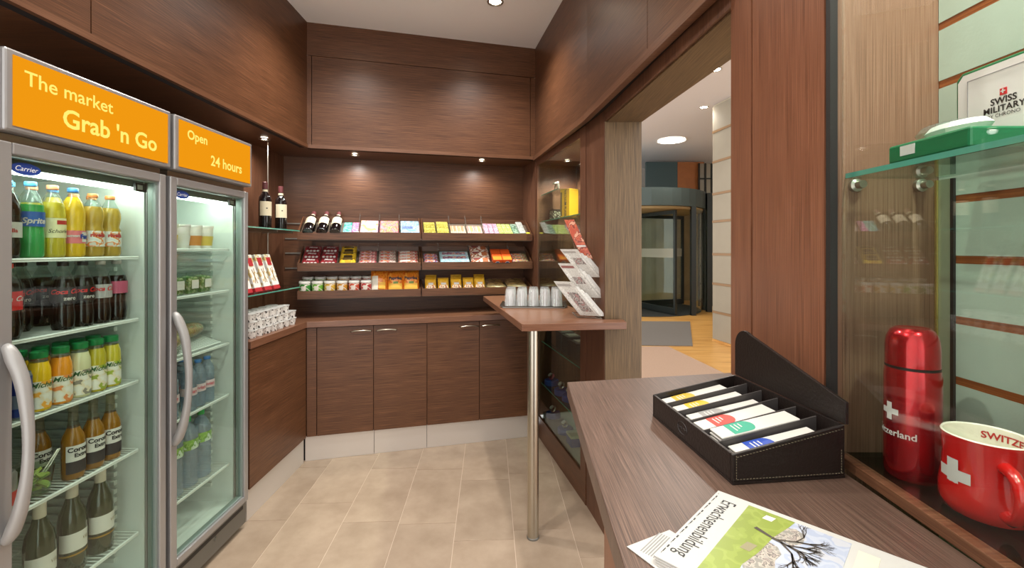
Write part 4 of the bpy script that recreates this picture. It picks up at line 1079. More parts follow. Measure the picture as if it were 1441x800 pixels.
# top shelf: soft drinks
SPG = liquid('green', '#3fae5c', 0.3); LEM = liquid('lemon', '#d9c83a', 0.3); FAN = liquid('yellow_orange', '#f0c52c', 0.2); RIV = liquid('amber', '#d7b44a', 0.4)
SPL = plain('label_sprite', '#2a5fb0', 0.4); SCH = plain('label_pale_yellow', '#e4dfae', 0.4); FAL = plain('label_pink', '#d9757a', 0.4); RVL = printed('label_fruit', ['#cfd6d2', '#e3e2d6', '#dc8a4c', '#c9c6bb'], 45)
DRK = liquid('cola', '#150b07', 0.15); DRL = plain('label_red', '#c23a34', 0.4)
LBL = plain('label_blue_ink', '#23408f', 0.5); LRD = plain('label_red_ink', '#b8322e', 0.5)
row = [('soda_bottle', 'dark soda bottle with grey cap at the left end of the top fridge shelf', cola(), 0.19, DRK, CAPM['blue'], [(0.0322, 0.06, 0.105, *FULL, WP)], [('rivella', 0.016, LRD, 0.0322, 0.08, 0.0, dict(bold=0.0004))]),
       ('soda_bottle', 'green lemonade bottle with light blue cap on the top fridge shelf', sod(0.234), 0.162, SPG, CAPM['blue'], [(0.0318, 0.095, 0.14, *FULL, SPL)], [('Sprite', 0.024, WP, 0.0318, 0.112, 0.1, dict(bold=0.0008, shear=0.2))]),
       ('soda_bottle', 'pale yellow soda bottle with peach cap on the top fridge shelf', sod(0.232), 0.175, LEM, CAPM['peach'], [(0.0320, 0.062, 0.125, *FULL, SCH), (0.0324, 0.105, 0.118, 0.1, 1.2, LRD)], [('Schorle', 0.017, INK, 0.0320, 0.083, 0.25, dict(shear=0.3))]),
       ('soda_bottle', 'bright yellow soda bottle with blue cap and pink label', sod(0.232), 0.200, FAN, CAPM['skyblue'], [(0.0320, 0.045, 0.088, *FULL, FAL), (0.0326, 0.05, 0.083, 0.5, 1.4, WP)], [('Fanta', 0.020, LBL, 0.0330, 0.068, 0.95, dict(bold=0.001)), ('lemon', 0.014, WP, 0.0322, 0.07, -0.25, dict(bold=0.0005))]),
       ('soda_bottle', 'golden soda bottle with orange cap, left one of the fruit-label pair', riv(), 0.175, RIV, CAPM['orange'], [(0.0318, 0.035, 0.090, *FULL, RVL)], [('rivella', 0.019, LRD, 0.0318, 0.075, 0.25, dict(bold=0.0008))]),
       ('soda_bottle', 'golden soda bottle with orange cap, right one of the fruit-label pair', riv(), 0.175, RIV, CAPM['orange'], [(0.0318, 0.035, 0.090, *FULL, RVL)], [('rivella', 0.019, LRD, 0.0318, 0.075, 0.25, dict(bold=0.0008))])]
for i, (nm, lb, pf, fill, lq, cp, la, tx) in enumerate(row):
    h = pf[-1][1] / 0.94
    b_ = make_bottle(nm, lb, 'bottle', pf, fill, lq, CLR, cap_for(h, cp), la, tx, 'soft drink bottles on the top fridge shelf')
    y = [1.308, 1.374, 1.440, 1.507, 1.578, 1.646][i]
    fplace(b_, 0, y, 0.108, Z1[0], VIEW)
    if i: fplace(dup(b_, (0, 0, 0), None, 'second-row ' + lb), 0, y + 0.004, 0.180, Z1[0], VIEW)

# second shelf: colas
CLR_RED = plain('cola_red', '#c8201f', 0.4); LWH = plain('label_silver', '#a9a6a6', 0.35); LPK = plain('label_pinkish', '#b4526d', 0.4)
SKIN = plain('cola_dark_label', '#1a1414', 0.35)
for i, (y, ly, cp, kind) in enumerate(((1.306, 0.105, 'red', 'r'), (1.370, 0.170, 'black', 'k'), (1.428, 0.205, 'black', 'k'), (1.474, 0.108, 'black', 'k'), (1.541, 0.108, 'black', 'k'), (1.607, 0.108, 'grey', 's'), (1.673, 0.108, 'grey', 'p'))):
    lab = {'r': [(0.0326, 0.085, 0.140, *FULL, CLR_RED)], 'k': [(0.0326, 0.09, 0.138, *FULL, SKIN)], 's': [(0.0326, 0.09, 0.138, *FULL, LWH)], 'p': [(0.0326, 0.10, 0.145, *FULL, LPK)]}[kind]
    tx = {'r': [('Coca Cola', 0.021, WP, 0.0326, 0.118, 0.2, dict(shear=0.35, bold=0.0003))],
          'k': [('Coca Cola', 0.021, CLR_RED, 0.0326, 0.124, 0.1, dict(shear=0.35, bold=0.0006)), ('zero', 0.018, WP, 0.0326, 0.102, 0.3, dict(bold=0.0003))],
          's': [('Coca Cola', 0.021, CLR_RED, 0.0326, 0.122, 0.1, dict(shear=0.35, bold=0.0005))], 'p': []}[kind]
    lb = ['cola bottle with red cap and red label, second fridge shelf', 'cola bottle with black cap set back in the shelf, left of two', 'cola bottle with black cap set back in the shelf, right of two', 'cola bottle with black cap in the front row, left of two',
          'cola bottle with black cap in the front row, right of two', 'cola bottle with pale cap and silver label, second fridge shelf', 'dark soda bottle with pale cap and pinkish label, second fridge shelf'][i]
    b_ = make_bottle('cola_bottle', lb, 'bottle', cola(0.222), 0.165, DRK, CLR, cap_for(0.222, CAPM[cp]), lab, tx, 'cola bottles on the second fridge shelf')
    fplace(b_, 0, y, ly, Z1[1], VIEW)
    if ly < 0.13: fplace(dup(b_, (0, 0, 0), None, 'second-row ' + lb), 0, y + 0.006, ly + 0.145, Z1[1], VIEW)
# third shelf: juices + energy drink can
juices = [('#d8b42e', 1.312, 'ochre yellow'), ('#f2c51f', 1.398, 'bright yellow'), ('#f09a2a', 1.466, 'orange'), ('#dedcae', 1.531, 'creamy white'), ('#c3b432', 1.590, 'olive yellow'), ('#cfc03c', 1.650, 'lime yellow')]
JL = [printed('juice_label_%d' % i, ['#e9e6da', '#e4e1d6', '#e6d9bc', c], 38) for i, c in enumerate(('#e8b048', '#eaa53c', '#e08a4e', '#8b8576', '#9aa83e', '#a3b23c'))]
jp = [(0, 0.0), (0.0265, 0.0), (0.0285, 0.006), (0.0285, 0.112), (0.0272, 0.128), (0.0215, 0.152), (0.0195, 0.160), (0.0195, 0.166)]
for i, (c, y, cn) in enumerate(juices):
    b_ = make_bottle('juice_bottle', f'{cn} juice bottle with green cap on the third fridge shelf', 'bottle', jp, 0.150, liquid('juice_%d' % i, c, 0.12), CLR, (0.0215, 0.162, 0.183, CAPM['green']),
                     [(0.0288, 0.008, 0.092, *FULL, JL[i])], [('Michel', 0.022, plain('ink_green', '#2f5a2c', 0.5), 0.0288, 0.080, 0.1, dict(shear=0.35, bold=0.0004))], 'juice bottles on the third fridge shelf')
    fplace(b_, 0, y, 0.108, Z1[2], VIEW)
    fplace(dup(b_, (0, 0, 0), None, f'{cn} juice bottle with green cap in the row behind'), 0, y + 0.004, 0.178, Z1[2], VIEW)
can = make_bottle('drink_can', 'blue and silver energy drink can on the third fridge shelf', 'can', [(0, 0.0), (0.022, 0.0), (0.0262, 0.006), (0.0262, 0.122), (0.0235, 0.130), (0.0235, 0.1325), (0.021, 0.130), (0, 0.130)], None, SILVER, plain('can_silver_blue', '#8f9cb4', 0.3, 0.6),
                  None, [(0.0264, 0.070, 0.121, *FULL, plain('can_blue', '#243f93', 0.3, 0.4)), (0.0264, 0.006, 0.03, *FULL, plain('can_blue', '#243f93', 0.3, 0.4))], [('Red', 0.020, LRD, 0.0266, 0.060, 0.35, dict(bold=0.0006)), ('Bull', 0.020, LRD, 0.0266, 0.042, 0.35, dict(bold=0.0006))])
fplace(can, 0, 1.337, 0.100, Z1[2], VIEW)
fplace(dup(can, (0, 0, 0), None, 'blue and silver energy drink can at the far left, half behind the door frame'), 0, 1.276, 0.112, Z1[2], VIEW)
for o in list(COL.objects):
    if o.name.startswith('juice_bottle') and o.parent is None and 'ochre' in o.get('label', '') and 'behind' not in o['label']: o.location = fpos(0, 1.316, 0.160, Z1[2])
    if o.name.startswith('juice_bottle') and o.parent is None and 'ochre' in o.get('label', '') and 'behind' in o['label']: o.location = fpos(0, 1.316, 0.222, Z1[2])
# fourth shelf: beers, lime glass
BEER = liquid('beer', '#b07a26', 0.4); BGL = thin_glass('beer_glass', '#e6e0cc', 1.5, haze=0.05)
bp = [(0, 0.0), (0.028, 0.0), (0.0305, 0.006), (0.0305, 0.125), (0.027, 0.142), (0.018, 0.162), (0.0140, 0.180), (0.0125, 0.222), (0.0135, 0.226), (0.0135, 0.236), (0, 0.236)]
BLB = plain('beer_label_white', '#dcd9d2', 0.5); BLD = plain('beer_label_dark', '#2f2b2e', 0.5)
for i, (y, ly) in enumerate(((1.462, 0.176), (1.505, 0.105), (1.577, 0.105), (1.644, 0.105))):
    b_ = make_bottle('beer_bottle', ['beer bottle of clear glass set back beside the lime glass', 'beer bottle of clear glass, leftmost of the front three', 'beer bottle of clear glass, middle of the front three', 'beer bottle of clear glass, rightmost of the front three'][i], 'bottle', bp, 0.168, BEER, BGL, None,
                     [(0.0309, 0.020, 0.060, -1.2, 1.2, BLD), (0.0309, 0.060, 0.112, -1.2, 1.2, BLB)], [('Corona', 0.021, INK, 0.0311, 0.098, 0.0, dict(bold=0.0007)), ('Extra', 0.018, INK, 0.0311, 0.079, 0.1, dict(bold=0.0006))], 'beer bottles on the fourth fridge shelf')
    fplace(b_, 0, y, ly, Z1[3], -0.2)
lg = thing('lime_glass', 'glass of lime wedges with tongs on the fourth fridge shelf', 'glass', (0, 0, 0))
MB().lathe([(0, 0.0), (0.032, 0.0), (0.034, 0.004), (0.044, 0.085), (0.0425, 0.085), (0.0325, 0.006), (0, 0.005)], 28).obj('bowl', thin_glass('bowl_glass', '#e9f2e8', 1.6), lg)
LIME = plain('lime_flesh', '#b9c95f', 0.4, var=0.15, vs=90); LIMR = plain('lime_rind', '#5f8a2e', 0.4)
random.seed(5)
for i in range(9):
    a = i * 2.4; rr_ = 0.017 if i else 0
    M = Matrix.Translation((rr_ * math.cos(a), rr_ * math.sin(a), 0.010 + i * 0.0062)) @ Euler((random.uniform(-.5, .5), random.uniform(-.5, .5), a)).to_matrix().to_4x4()
    w = MB(); pts = [(0.018 * math.cos(k * PI / 8), 0.018 * math.sin(k * PI / 8)) for k in range(9)]
    w.prism(pts, 0, 0.008, 0, M=M); wd = w.obj('lime_wedge', LIME, lg)
    MB().tube([M @ Vector((0.0182 * math.cos(k * PI / 8), 0.0182 * math.sin(k * PI / 8), 0.004)) for k in range(9)], 0.0018, 5).obj('rind', LIMR, wd)
tg = MB()
for s_ in (-0.006, 0.006): tg.tube([(s_, 0.0, 0.03), (0.03 + s_, -0.01, 0.075), (0.060 + s_ * .5, -0.012, 0.115)], 0.003, 6)
tg.obj('tongs', CHROME, lg)
fplace(lg, 0, 1.400, 0.120, Z1[3])
b_ = make_bottle('soda_can', 'red and silver can half hidden behind the fridge door handle', 'can', [(0, 0.0), (0.028, 0.0), (0.033, 0.008), (0.033, 0.105), (0.027, 0.115), (0, 0.115)], None, SILVER, plain('can_silver', '#b4b2b0', 0.3, 0.7), None, [(0.0332, 0.02, 0.06, *FULL, DRL)], [])
fplace(b_, 0, 1.298, 0.112, Z1[3])
b2 = dup(b_, (0, 0, 0), None, 'red and silver can standing behind the other can'); fplace(b2, 0, 1.318, 0.186, Z1[3])
# bottom shelf: white wine
WG = plain('wine_green_glass', '#3a4227', 0.1, trans=0.25, coat=0.5)
wp = [(0, 0.0), (0.034, 0.0), (0.0375, 0.006), (0.0375, 0.165), (0.0335, 0.195), (0.0205, 0.228), (0.0150, 0.250), (0.0140, 0.292), (0, 0.292)]
WLB = plain('wine_label', '#d9d6cd', 0.5); CAPW = plain('capsule_cream', '#cfc7b4', 0.4); GOLD = plain('gold_foil', '#b08a3c', 0.35, 0.5)
def star(t):
    m = MB(); pts = []
    for k in range(24):
        r_ = 0.011 if k % 2 == 0 else 0.006
        pts.append((r_ * math.sin(k * PI / 12), r_ * math.cos(k * PI / 12)))
    k = len(m.v)
    for x, y in pts: m.v.append(Vector((x, -math.sqrt(max(0, 0.0330 ** 2 - x * x)) - 0.0016 + (y + 0.011) * 0.42, 0.196 + y)))
    m.face(range(24)); m.obj('gold_star', GOLD, t)
for i, (y, ly) in enumerate(((1.352, 0.205), (1.402, 0.110), (1.518, 0.122), (1.618, 0.118))):
    b_ = make_bottle('wine_bottle', ['white wine bottle set back at the left of the bottom fridge shelf', 'white wine bottle nearest the handle on the bottom fridge shelf', 'white wine bottle with gold star, left of the clear pair', 'white wine bottle with gold star, right of the clear pair'][i], 'bottle', wp, None, WG, WG, (0.0160, 0.245, 0.298, CAPW),
                     [(0.0379, 0.075, 0.135, -1.5, 1.5, WLB), (0.0380, 0.060, 0.066, -1.5, 1.5, GOLD)], [('Villa', 0.016, plain('label_gold_ink', '#8a7a4c', 0.5), 0.0381, 0.108, 0.5, dict(shear=0.2))], 'white wine bottles on the bottom fridge shelf', extra=star)
    fplace(b_, 0, y, ly, Z1[4], -0.25)

# second fridge
MILK = plain('tub_white', '#e9e8df', 0.4); TUBL = plain('tub_lid', '#f0f0ea', 0.35); YEL = plain('tub_yellow', '#e2c75e', 0.4); ORT = plain('tub_orange', '#d99148', 0.4)
for i, y in enumerate((1.930, 2.005, 2.082, 2.160)):
    t = thing('yoghurt_tub', f'white dairy tub on the top shelf of the water fridge, {ORD[i]} from left', 'tub', (0, 0, 0), 0, 'dairy tubs')
    MB().lathe([(0, 0), (0.028, 0), (0.034, 0.085), (0.034, 0.088)], 20).obj('body', MILK, t)
    MB().lathe([(0.0345, 0.088), (0.036, 0.089), (0.036, 0.096), (0, 0.097)], 20).obj('lid', TUBL, t)
    mb = MB(); mb.grid(lambda u, v: ((0.0292 + 0.0052 * v) * math.sin(-PI + 2 * PI * u), -(0.0292 + 0.0052 * v) * math.cos(-PI + 2 * PI * u), 0.012 + 0.04 * v), 20, 1)
    mb.obj('band', [YEL, TUBL, ORT, YEL][i], t)
    t.scale = (1.08, 1.08, 1.12)
    fplace(t, 0, y, 0.115, Z2[0])
    if i in (1, 2): fplace(dup(t, (0, 0, 0), None, f'white dairy tub stacked on another, {"left" if i == 1 else "right"} of two'), 0, y, 0.190, Z2[0])
SALAD = printed('salad', ['#5d8a3a', '#87aa54', '#46702c', '#b8c487', '#d5d2b0'], 70)
for i, y in enumerate((1.965, 2.055, 2.142)):
    t = thing('salad_box', f'clear box of green salad with white label, {ORD[i]} of three', 'salad', (0, 0, 0), 0, 'salad boxes')
    MB().lathe([(0, 0.002), (0.040, 0.002), (0.047, 0.05), (0.040, 0.062), (0, 0.068)], 4, M=Matrix.Rotation(PI / 4, 4, 'Z')).obj('salad', SALAD, t)
    MB().lathe([(0, 0.0), (0.044, 0.0), (0.056, 0.082), (0, 0.084)], 4, M=Matrix.Rotation(PI / 4, 4, 'Z')).obj('clear_box', PLASTIC, t)
    MB().box(-0.020, 0.024, -0.0405, -0.0400, 0.020, 0.052).obj('label', WP, t)
    t.scale = (1.0, 1.0, 1.22)
    fplace(t, 0, y, 0.125, Z2[1])
# sandwiches on a tilted rack
rkk = thing('wire_rack', 'tilted white wire rack under the sandwiches in the fridge', 'rack', (0, 0, 0))
rw = MB()
for i in range(26):
    x = -0.175 + i * 0.014; rw.box(x - 0.003, x + 0.003, -0.09, 0.12, -0.003, 0.0)
rw.tube([(-0.18, -0.09, -0.002), (0.18, -0.09, -0.002)], 0.004, 6); rw.tube([(-0.18, 0.12, -0.002), (0.18, 0.12, -0.002)], 0.004, 6)
rw.obj('wires', WIRE, rkk)
ft = MB()
for x in (-0.16, 0.16): ft.box(x - 0.004, x + 0.004, 0.105, 0.113, -0.078, -0.0055)
ft.obj('foot', WIRE, rkk)
rkk.location = fpos(0, Y2C, 0.175, Z2[2] + 0.037); rkk.rotation_euler = (Matrix.Rotation(PI / 2, 4, 'Z') @ Matrix.Rotation(R(19), 4, 'X')).to_euler()
BREAD = printed('sandwich', ['#a87f45', '#c49a58', '#c9a46e', '#b5543f', '#8f9a4a', '#d8c79c'], 45)
for i, (y, ln) in enumerate(((1.955, 0.095), (2.135, 0.100))):
    t = thing('wrapped_sandwich', f'filled baguette in clear film on the wire rack, {"left" if i == 0 else "right"} one', 'sandwich', (0, 0, 0), 0, 'wrapped sandwiches')
    MB().lathe([(0, -ln), (0.020, -ln * 0.92), (0.032, -ln * 0.6), (0.036, 0), (0.032, ln * 0.6), (0.020, ln * 0.92), (0, ln)], 16, M=Matrix.Rotation(PI / 2, 4, 'Y') @ Matrix.Scale(0.72, 4, (1, 0, 0))).obj('bread', BREAD, t)
    MB().lathe([(0, -ln * 1.12), (0.026, -ln), (0.035, -ln * 0.6), (0.039, 0), (0.035, ln * 0.6), (0.026, ln), (0, ln * 1.12)], 16, M=Matrix.Rotation(PI / 2, 4, 'Y') @ Matrix.Scale(0.74, 4, (1, 0, 0))).obj('film', PLASTIC, t)
    t.scale = (1.0, 1.35, 1.35); t.location = fpos(0, y, 0.125 + 0.055 * i, Z2[2] + 0.070 + 0.012 * i); t.rotation_euler = (0, 0, PI / 2 + (0.55 if i == 0 else 0.15))
WAT = thin_glass('water_bottle', '#c6d8e4', 1.6, 0.02, haze=0.26)
EVL = plain('label_pale_pink', '#d7c3c6', 0.45)
def ridged(h, r, n=8):
    p = [(0, 0), (r * 0.85, 0), (r, 0.007)]
    for k in range(n):
        z = 0.012 + (h * 0.70 - 0.012) * k / (n - 1); p.append((r * (1.0 if k % 2 == 0 else 0.94), z))
    return p + [(r * 0.92, h * 0.76), (r * 0.55, h * 0.87), (0.0125, h * 0.91), (0.0125, h * 0.945)]
for i, (y, ly) in enumerate(((1.925, 0.10), (1.985, 0.18), (2.036, 0.10), (2.101, 0.104), (2.112, 0.19), (2.166, 0.106))):
    lb = ['water bottle with blue cap behind the fridge handle', 'water bottle with blue cap in the back row, left one', 'water bottle with blue cap, left of the front three', 'water bottle with blue cap, middle of the front three', 'water bottle with blue cap in the back row, right one', 'water bottle with blue cap, right of the front three'][i]
    b_ = make_bottle('water_bottle', lb, 'bottle', ridged(0.215, 0.0315), None, WAT, WAT, cap_for(0.215, CAPM['skyblue']), [(0.0322, 0.070, 0.105, *FULL, EVL)], [('evian', 0.022, plain('ink_pink', '#c04a58', 0.5), 0.0322, 0.088, 0.0, dict(bold=0.0005))], 'blue cap water bottles')
    fplace(b_, 0, y, ly, Z2[3], VIEW)
GLB = printed('label_green_meadow', ['#7fae3e', '#95b95a', '#6a9a30', '#c8d7c2'], 40)
for i, y in enumerate((1.965, 2.060, 2.150)):
    b_ = make_bottle('water_bottle', f'large water bottle with green cap and green label, {["left", "middle", "right"][i]} of three', 'bottle', ridged(0.315, 0.043, 9), None, WAT, WAT, (0.0150, 0.292, 0.314, CAPM['lime']), [(0.0437, 0.170, 0.215, *FULL, GLB)], [], 'green cap water bottles')
    fplace(b_, 0, y, 0.125, Z2[4], VIEW)

# ------------------------------------------------------------------ corner shelves: red wine, boxes, cup stacks
RW = plain('wine_dark_glass', '#120d0d', 0.08, coat=0.6)
rwp = [(0, 0.0), (0.034, 0.0), (0.0370, 0.006), (0.0370, 0.185), (0.034, 0.205), (0.021, 0.226), (0.0150, 0.240), (0.0140, 0.295), (0, 0.295)]
RLB = plain('red_wine_label', '#d8ccae', 0.5); CAPR = plain('capsule_wine', '#6b3a3c', 0.4)
def redwine(lb, grp):
    return make_bottle('wine_bottle', lb, 'bottle', rwp, None, RW, RW, (0.0158, 0.255, 0.300, CAPR), [(0.0373, 0.085, 0.175, -1.15, 1.15, RLB), (0.0153, 0.236, 0.252, *FULL, RLB), (0.0376, 0.128, 0.135, -0.12, 0.12, INK)], [], grp)
w1 = redwine('standing red wine bottle on the corner glass shelf, nearer the fridge', 'red wine bottles'); w1.location = (-1.575, 2.855, 1.5735); w1.rotation_euler = (0, 0, R(45))
w2 = dup(w1, (-1.575, 3.05, 1.5735), (0, 0, R(40)), 'standing red wine bottle on the corner glass shelf, nearer the corner')
for i, t in enumerate((-0.002, 0.088, 0.176)):
    w = dup(w1, (0, 0, 0), (0, 0, 0), f'red wine bottle lying in the top tray, {["left", "middle", "right"][i]} of three')
    put(w, 'top', t, 0.012, 0.0385, 0.0, -PI / 2)
GRB = printed('gift_box', ['#e6e2da', '#e9e6df', '#e2dcd0', '#c9ae72'], 30)
BXR = plain('box_red', '#b02c33', 0.45); BXG = plain('box_grey', '#8a8684', 0.5)
for i, y in enumerate((2.50, 2.60, 2.70, 2.80)):
    t = thing('gift_box', f'tall white and red gift box leaning on the corner shelf, {["next to the fridge", "second from the fridge", "third from the fridge", "rightmost of the row"][i]}', 'box', (0, 0, 0), 0, 'leaning gift boxes')
    MB().box(-0.036, 0.036, -0.020, 0.020, 0.024, 0.225).obj('carton', GRB, t, 0.002)
    MB().box(0.0362, 0.0366, -0.019, 0.019, 0.026, 0.224).obj('grey_side', BXG, t)
    MB().box(-0.0365, 0.0365, -0.0205, 0.0205, 0.0, 0.0238).obj('red_base', BXR, t, 0.002)
    MB().box(-0.022, 0.022, -0.0211, -0.0205, 0.155, 0.205).obj('red_emblem', BXR, t)
    g = MB(); g.tube([(-0.012, -0.0208, 0.05), (0.012, -0.0208, 0.14)], 0.002, 5); g.tube([(0.008, -0.0208, 0.05), (-0.010, -0.0208, 0.135)], 0.002, 5); g.obj('drawn_sticks', GOLD, t)
    t.location = (-1.485, y, 1.194); t.rotation_euler = (Matrix.Rotation(PI / 2, 4, 'Z') @ Matrix.Rotation(R(-0), 4, 'Y') @ Matrix.Rotation(R(-18), 4, 'X')).to_euler()
CUPP = printed('cup_print', ['#e4e0da', '#dedad4', '#e2ded8', '#2c2622'], 95)
cup_me = MB().lathe([(0, 0.0), (0.027, 0.0), (0.034, 0.040)], 16).mesh('cup', CUPP)
rim_me = MB().lathe([(0.034, 0.0402), (0.0365, 0.041), (0.0365, 0.044), (0, 0.0445)], 16).mesh('lid', plain('foil_lid', '#d6d4d0', 0.35, 0.3))
for lv in range(3):
    for r_ in range(2):
        for c in range(7):
            if lv == 2 and c == 6: continue
            g = link('dessert_cup', cup_me); link('lid', rim_me, g)
            g.location = (-1.443 - r_ * 0.0745 - 0.004 * lv, 2.468 + c * 0.0745 + (0.006 if lv == 1 else 0), 0.9556 + lv * 0.0452)
            g.rotation_euler = (0, 0, c * 1.3 + lv)
            tag(g, f'white printed cup with foil lid, {["bottom", "middle", "top"][lv]} layer, {ORD[c]} from the fridge in the {["front", "back"][r_]} row', 'cup', 'stacked dessert cups')

# ------------------------------------------------------------------ goods in the sloped trays
def dome(x, y, w, h, th):
    u = abs(2 * x / w); v = abs(2 * y / h - 1)
    return th * math.sqrt(max(0.0, (1 - min(1, u) ** 3) * (1 - min(1, v) ** 2.6)))
def bag(label, w, h, th, mat, texts=(), patches=(), cat='snack bag', name='snack_bag', group=None):
    """pillow pack lying in XY (x across, y up), face +Z"""
    t = thing(name, label, cat, (0, 0, 0), 0, group)
    m = MB()
    m.grid(lambda u, v: ((u - 0.5) * w, v * h, 0.0005 + dome((u - 0.5) * w, v * h, w, h, th)), 10, 12)
    m.grid(lambda u, v: ((0.5 - u) * w, v * h, -dome((0.5 - u) * w, v * h, w, h, th * 0.25)), 10, 12)
    b_ = m.obj('pouch', mat, t)
    for x0, x1, y0, y1, pm in patches:
        p = MB(); p.grid(lambda u, v: (x0 + (x1 - x0) * u, y0 + (y1 - y0) * v, 0.0016 + dome(x0 + (x1 - x0) * u, y0 + (y1 - y0) * v, w, h, th)), 8, 8); p.obj('print', pm, b_)
    for s, size, tm, x, y, kw in texts:
        vs, fs = text_data(s, size, **kw)
        me = bpy.data.meshes.new('lettering')
        me.from_pydata([(v.x + x, v.y + y, 0.0024 + dome(v.x + x, v.y + y, w, h, th)) for v in vs], [], fs); me.materials.append(tm); link('lettering', me, b_)
    for yy in (0.0, h): MB().box(-w / 2, w / 2, yy - 0.004, yy + 0.004, -0.0006, 0.0012).obj('crimp', mat, t)
    return t
def carton(label, w, d, h, mat, top=None, stripes=(), cat='box', name='carton', group=None):
    t = thing(name, label, cat, (0, 0, 0), 0, group)
    MB().box(-w / 2, w / 2, 0, d, 0, h).obj('box', mat, t, 0.0012, 1)
    if top: MB().box(-w / 2 + 0.004, w / 2 - 0.004, 0.004, d - 0.004, h + 0.0001, h + 0.0006).obj('top_print', top, t)
    for x0, x1, z0, z1, m in stripes: MB().box(-w / 2 + x0 * w, -w / 2 + x1 * w, -0.0006, -0.0001, z0 * h, z1 * h).obj('front_print', m, t)
    return t
PR = printed
# --- top tray, left half: flat confectionery boxes
def row_of(row, t0, t1, v0, dv, n, h, mats, labelf, grp, w_=None, tilt=0.0, name='candy_pack', cat='candy'):
    """n packs laid one behind the other up the slope"""
    for k in range(n):
        w = (t1 - t0) - 0.006
        c = carton(labelf(k), w, dv * 0.92, h, mats[k % len(mats)], None, (), cat, name, grp)
        put(c, row, (t0 + t1) / 2, v0 + k * dv, 0.0005 + 0.0 * k, 0.0, tilt)
DEP = ['frontmost', 'second', 'third', 'fourth', 'fifth', 'sixth']
MINT = PR('mint_print', ['#2f9686', '#5db3a4', '#9ccbcc', '#6498a8'], 38); PINK = PR('pink_print', ['#c05f98', '#d891b6', '#deb0c8', '#ab5486'], 38)
put(carton('mint green candy pack beside the lying wine bottles', 0.058, 0.19, 0.020, MINT, None, ((0, 1, 0, 0.5, plain('front_slate', '#5d6a8c', 0.5)),), 'candy', 'candy_pack'), 'top', 0.252, 0.012)
put(carton('pink candy pack beside the mint green one', 0.045, 0.19, 0.020, PINK, None, ((0, 1, 0, 0.5, plain('front_mauve', '#7b5f86', 0.5)),), 'candy', 'candy_pack'), 'top', 0.306, 0.012)
PW = PR('white_orange_print', ['#d3bfc0', '#d8b99a', '#d9c8c6', '#cf9f6c'], 22); PU = PR('purple_front', ['#8b4a78', '#a25a80', '#c98a3c'], 30)
put(carton('white and orange candy carton in the top tray', 0.128, 0.20, 0.034, PU, PW, (), 'candy', 'candy_carton'), 'top', 0.406, 0.012)
PO = PR('pink_orange_print', ['#c69aa4', '#b56f7c', '#cf955c', '#d5b3aa', '#84a058'], 40); RF = PR('red_front', ['#b24838', '#7c4a7a', '#d98a3c'], 45)
put(carton('pink and orange candy carton in the top tray', 0.136, 0.20, 0.034, RF, PO, (), 'candy', 'candy_carton'), 'top', 0.548, 0.012)
PBL = PR('blue_white_print', ['#a6bcd2', '#84a6cb', '#bccbd6', '#7ba6c2'], 26); BF = PR('teal_front', ['#2c7a96', '#d6e2ea', '#3f8aa6', '#e8eef0'], 30)
bl = put(carton('blue and white candy carton in the top tray', 0.138, 0.20, 0.034, BF, PBL, (), 'candy', 'candy_carton'), 'top', 0.700, 0.012)
lnb = MB()
for q in range(3): lnb.box(-0.058, 0.02, 0.08 + q * 0.014, 0.088 + q * 0.014, 0.0348, 0.0352)
lnb.obj('print_lines', plain('print_indigo', '#4a5a9a', 0.5), bl)
# --- top tray, right half
YG = [PR('yellow_gum', ['#a89a30', '#bcb350', '#cfca80', '#8f7e2c'], 60, stretch=(3, 1, 1)), PR('olive_gum', ['#857d2a', '#b0a843', '#c7c074'], 60, stretch=(3, 1, 1))]
row_of('top', 0.800, 0.893, 0.012, 0.042, 5, 0.022, YG, lambda k: f'yellow-green gum pack, left column of the right top tray, {DEP[k]} up the slope', 'yellow gum packs')
row_of('top', 0.898, 0.992, 0.012, 0.050, 4, 0.034, YG[::-1], lambda k: f'yellow-green gum pack, second column of the right top tray, {DEP[k]} up the slope', 'yellow gum packs')
def pencils(t0, t1, n, cols, nm, lbl, wv=0.17, h=0.012, lean=0.0):
    """sticks of gum standing side by side, running up the slope"""
    for k in range(n):
        w = (t1 - t0) / n
        c = carton(f'{lbl}, {ORD[k]} from left', w - 0.0022, wv, h, plain(f'{nm}_{k % len(cols)}', cols[k % len(cols)], 0.45), None, (), 'candy', 'gum_stick', lbl)
        tip = MB().box(-(w - 0.0022) / 2, (w - 0.0022) / 2, 0.05, 0.085, h + 0.0001, h + 0.0005).obj('wrapper_band', plain(f'{nm}_band', cols[-1], 0.45), c)
        put(c, 'top', t0 + (k + 0.5) * w, 0.012, 0.0008)
pencils(1.008, 1.126, 8, ['#d19f78', '#dab894', '#c98a66', '#dcc6a8'], 'peach_gum', 'peach coloured gum stick')
pencils(1.138, 1.258, 8, ['#d08e88', '#d9cba8', '#cdbd70', '#d6a89c'], 'pastel_gum', 'pastel pink gum stick')
STR1 = PR('striped_mauve', ['#bf9fb2', '#96607f', '#d2bcca', '#834a58'], 55, stretch=(1, 3, 1)); STR2 = PR('striped_lime', ['#98b23a', '#bccb7c', '#6b8a30', '#c8d0a0'], 55, stretch=(1, 3, 1))
STR3 = PR('dark_green_pack', ['#4f6a56', '#6f8a74', '#9fb3a0'], 55); 
for k in range(3): put(carton(f'mauve striped sweet roll pack, {ORD[k]} of three', 0.036, 0.18, 0.032, STR1, None, (), 'candy', 'sweet_roll'), 'top', 1.286 + k * 0.039, 0.012, 0.0005)
for k in range(3): put(carton(f'lime striped sweet roll pack, {ORD[k]} of three', 0.034, 0.18, 0.030, STR2, None, (), 'candy', 'sweet_roll'), 'top', 1.403 + k * 0.037, 0.012, 0.0005)
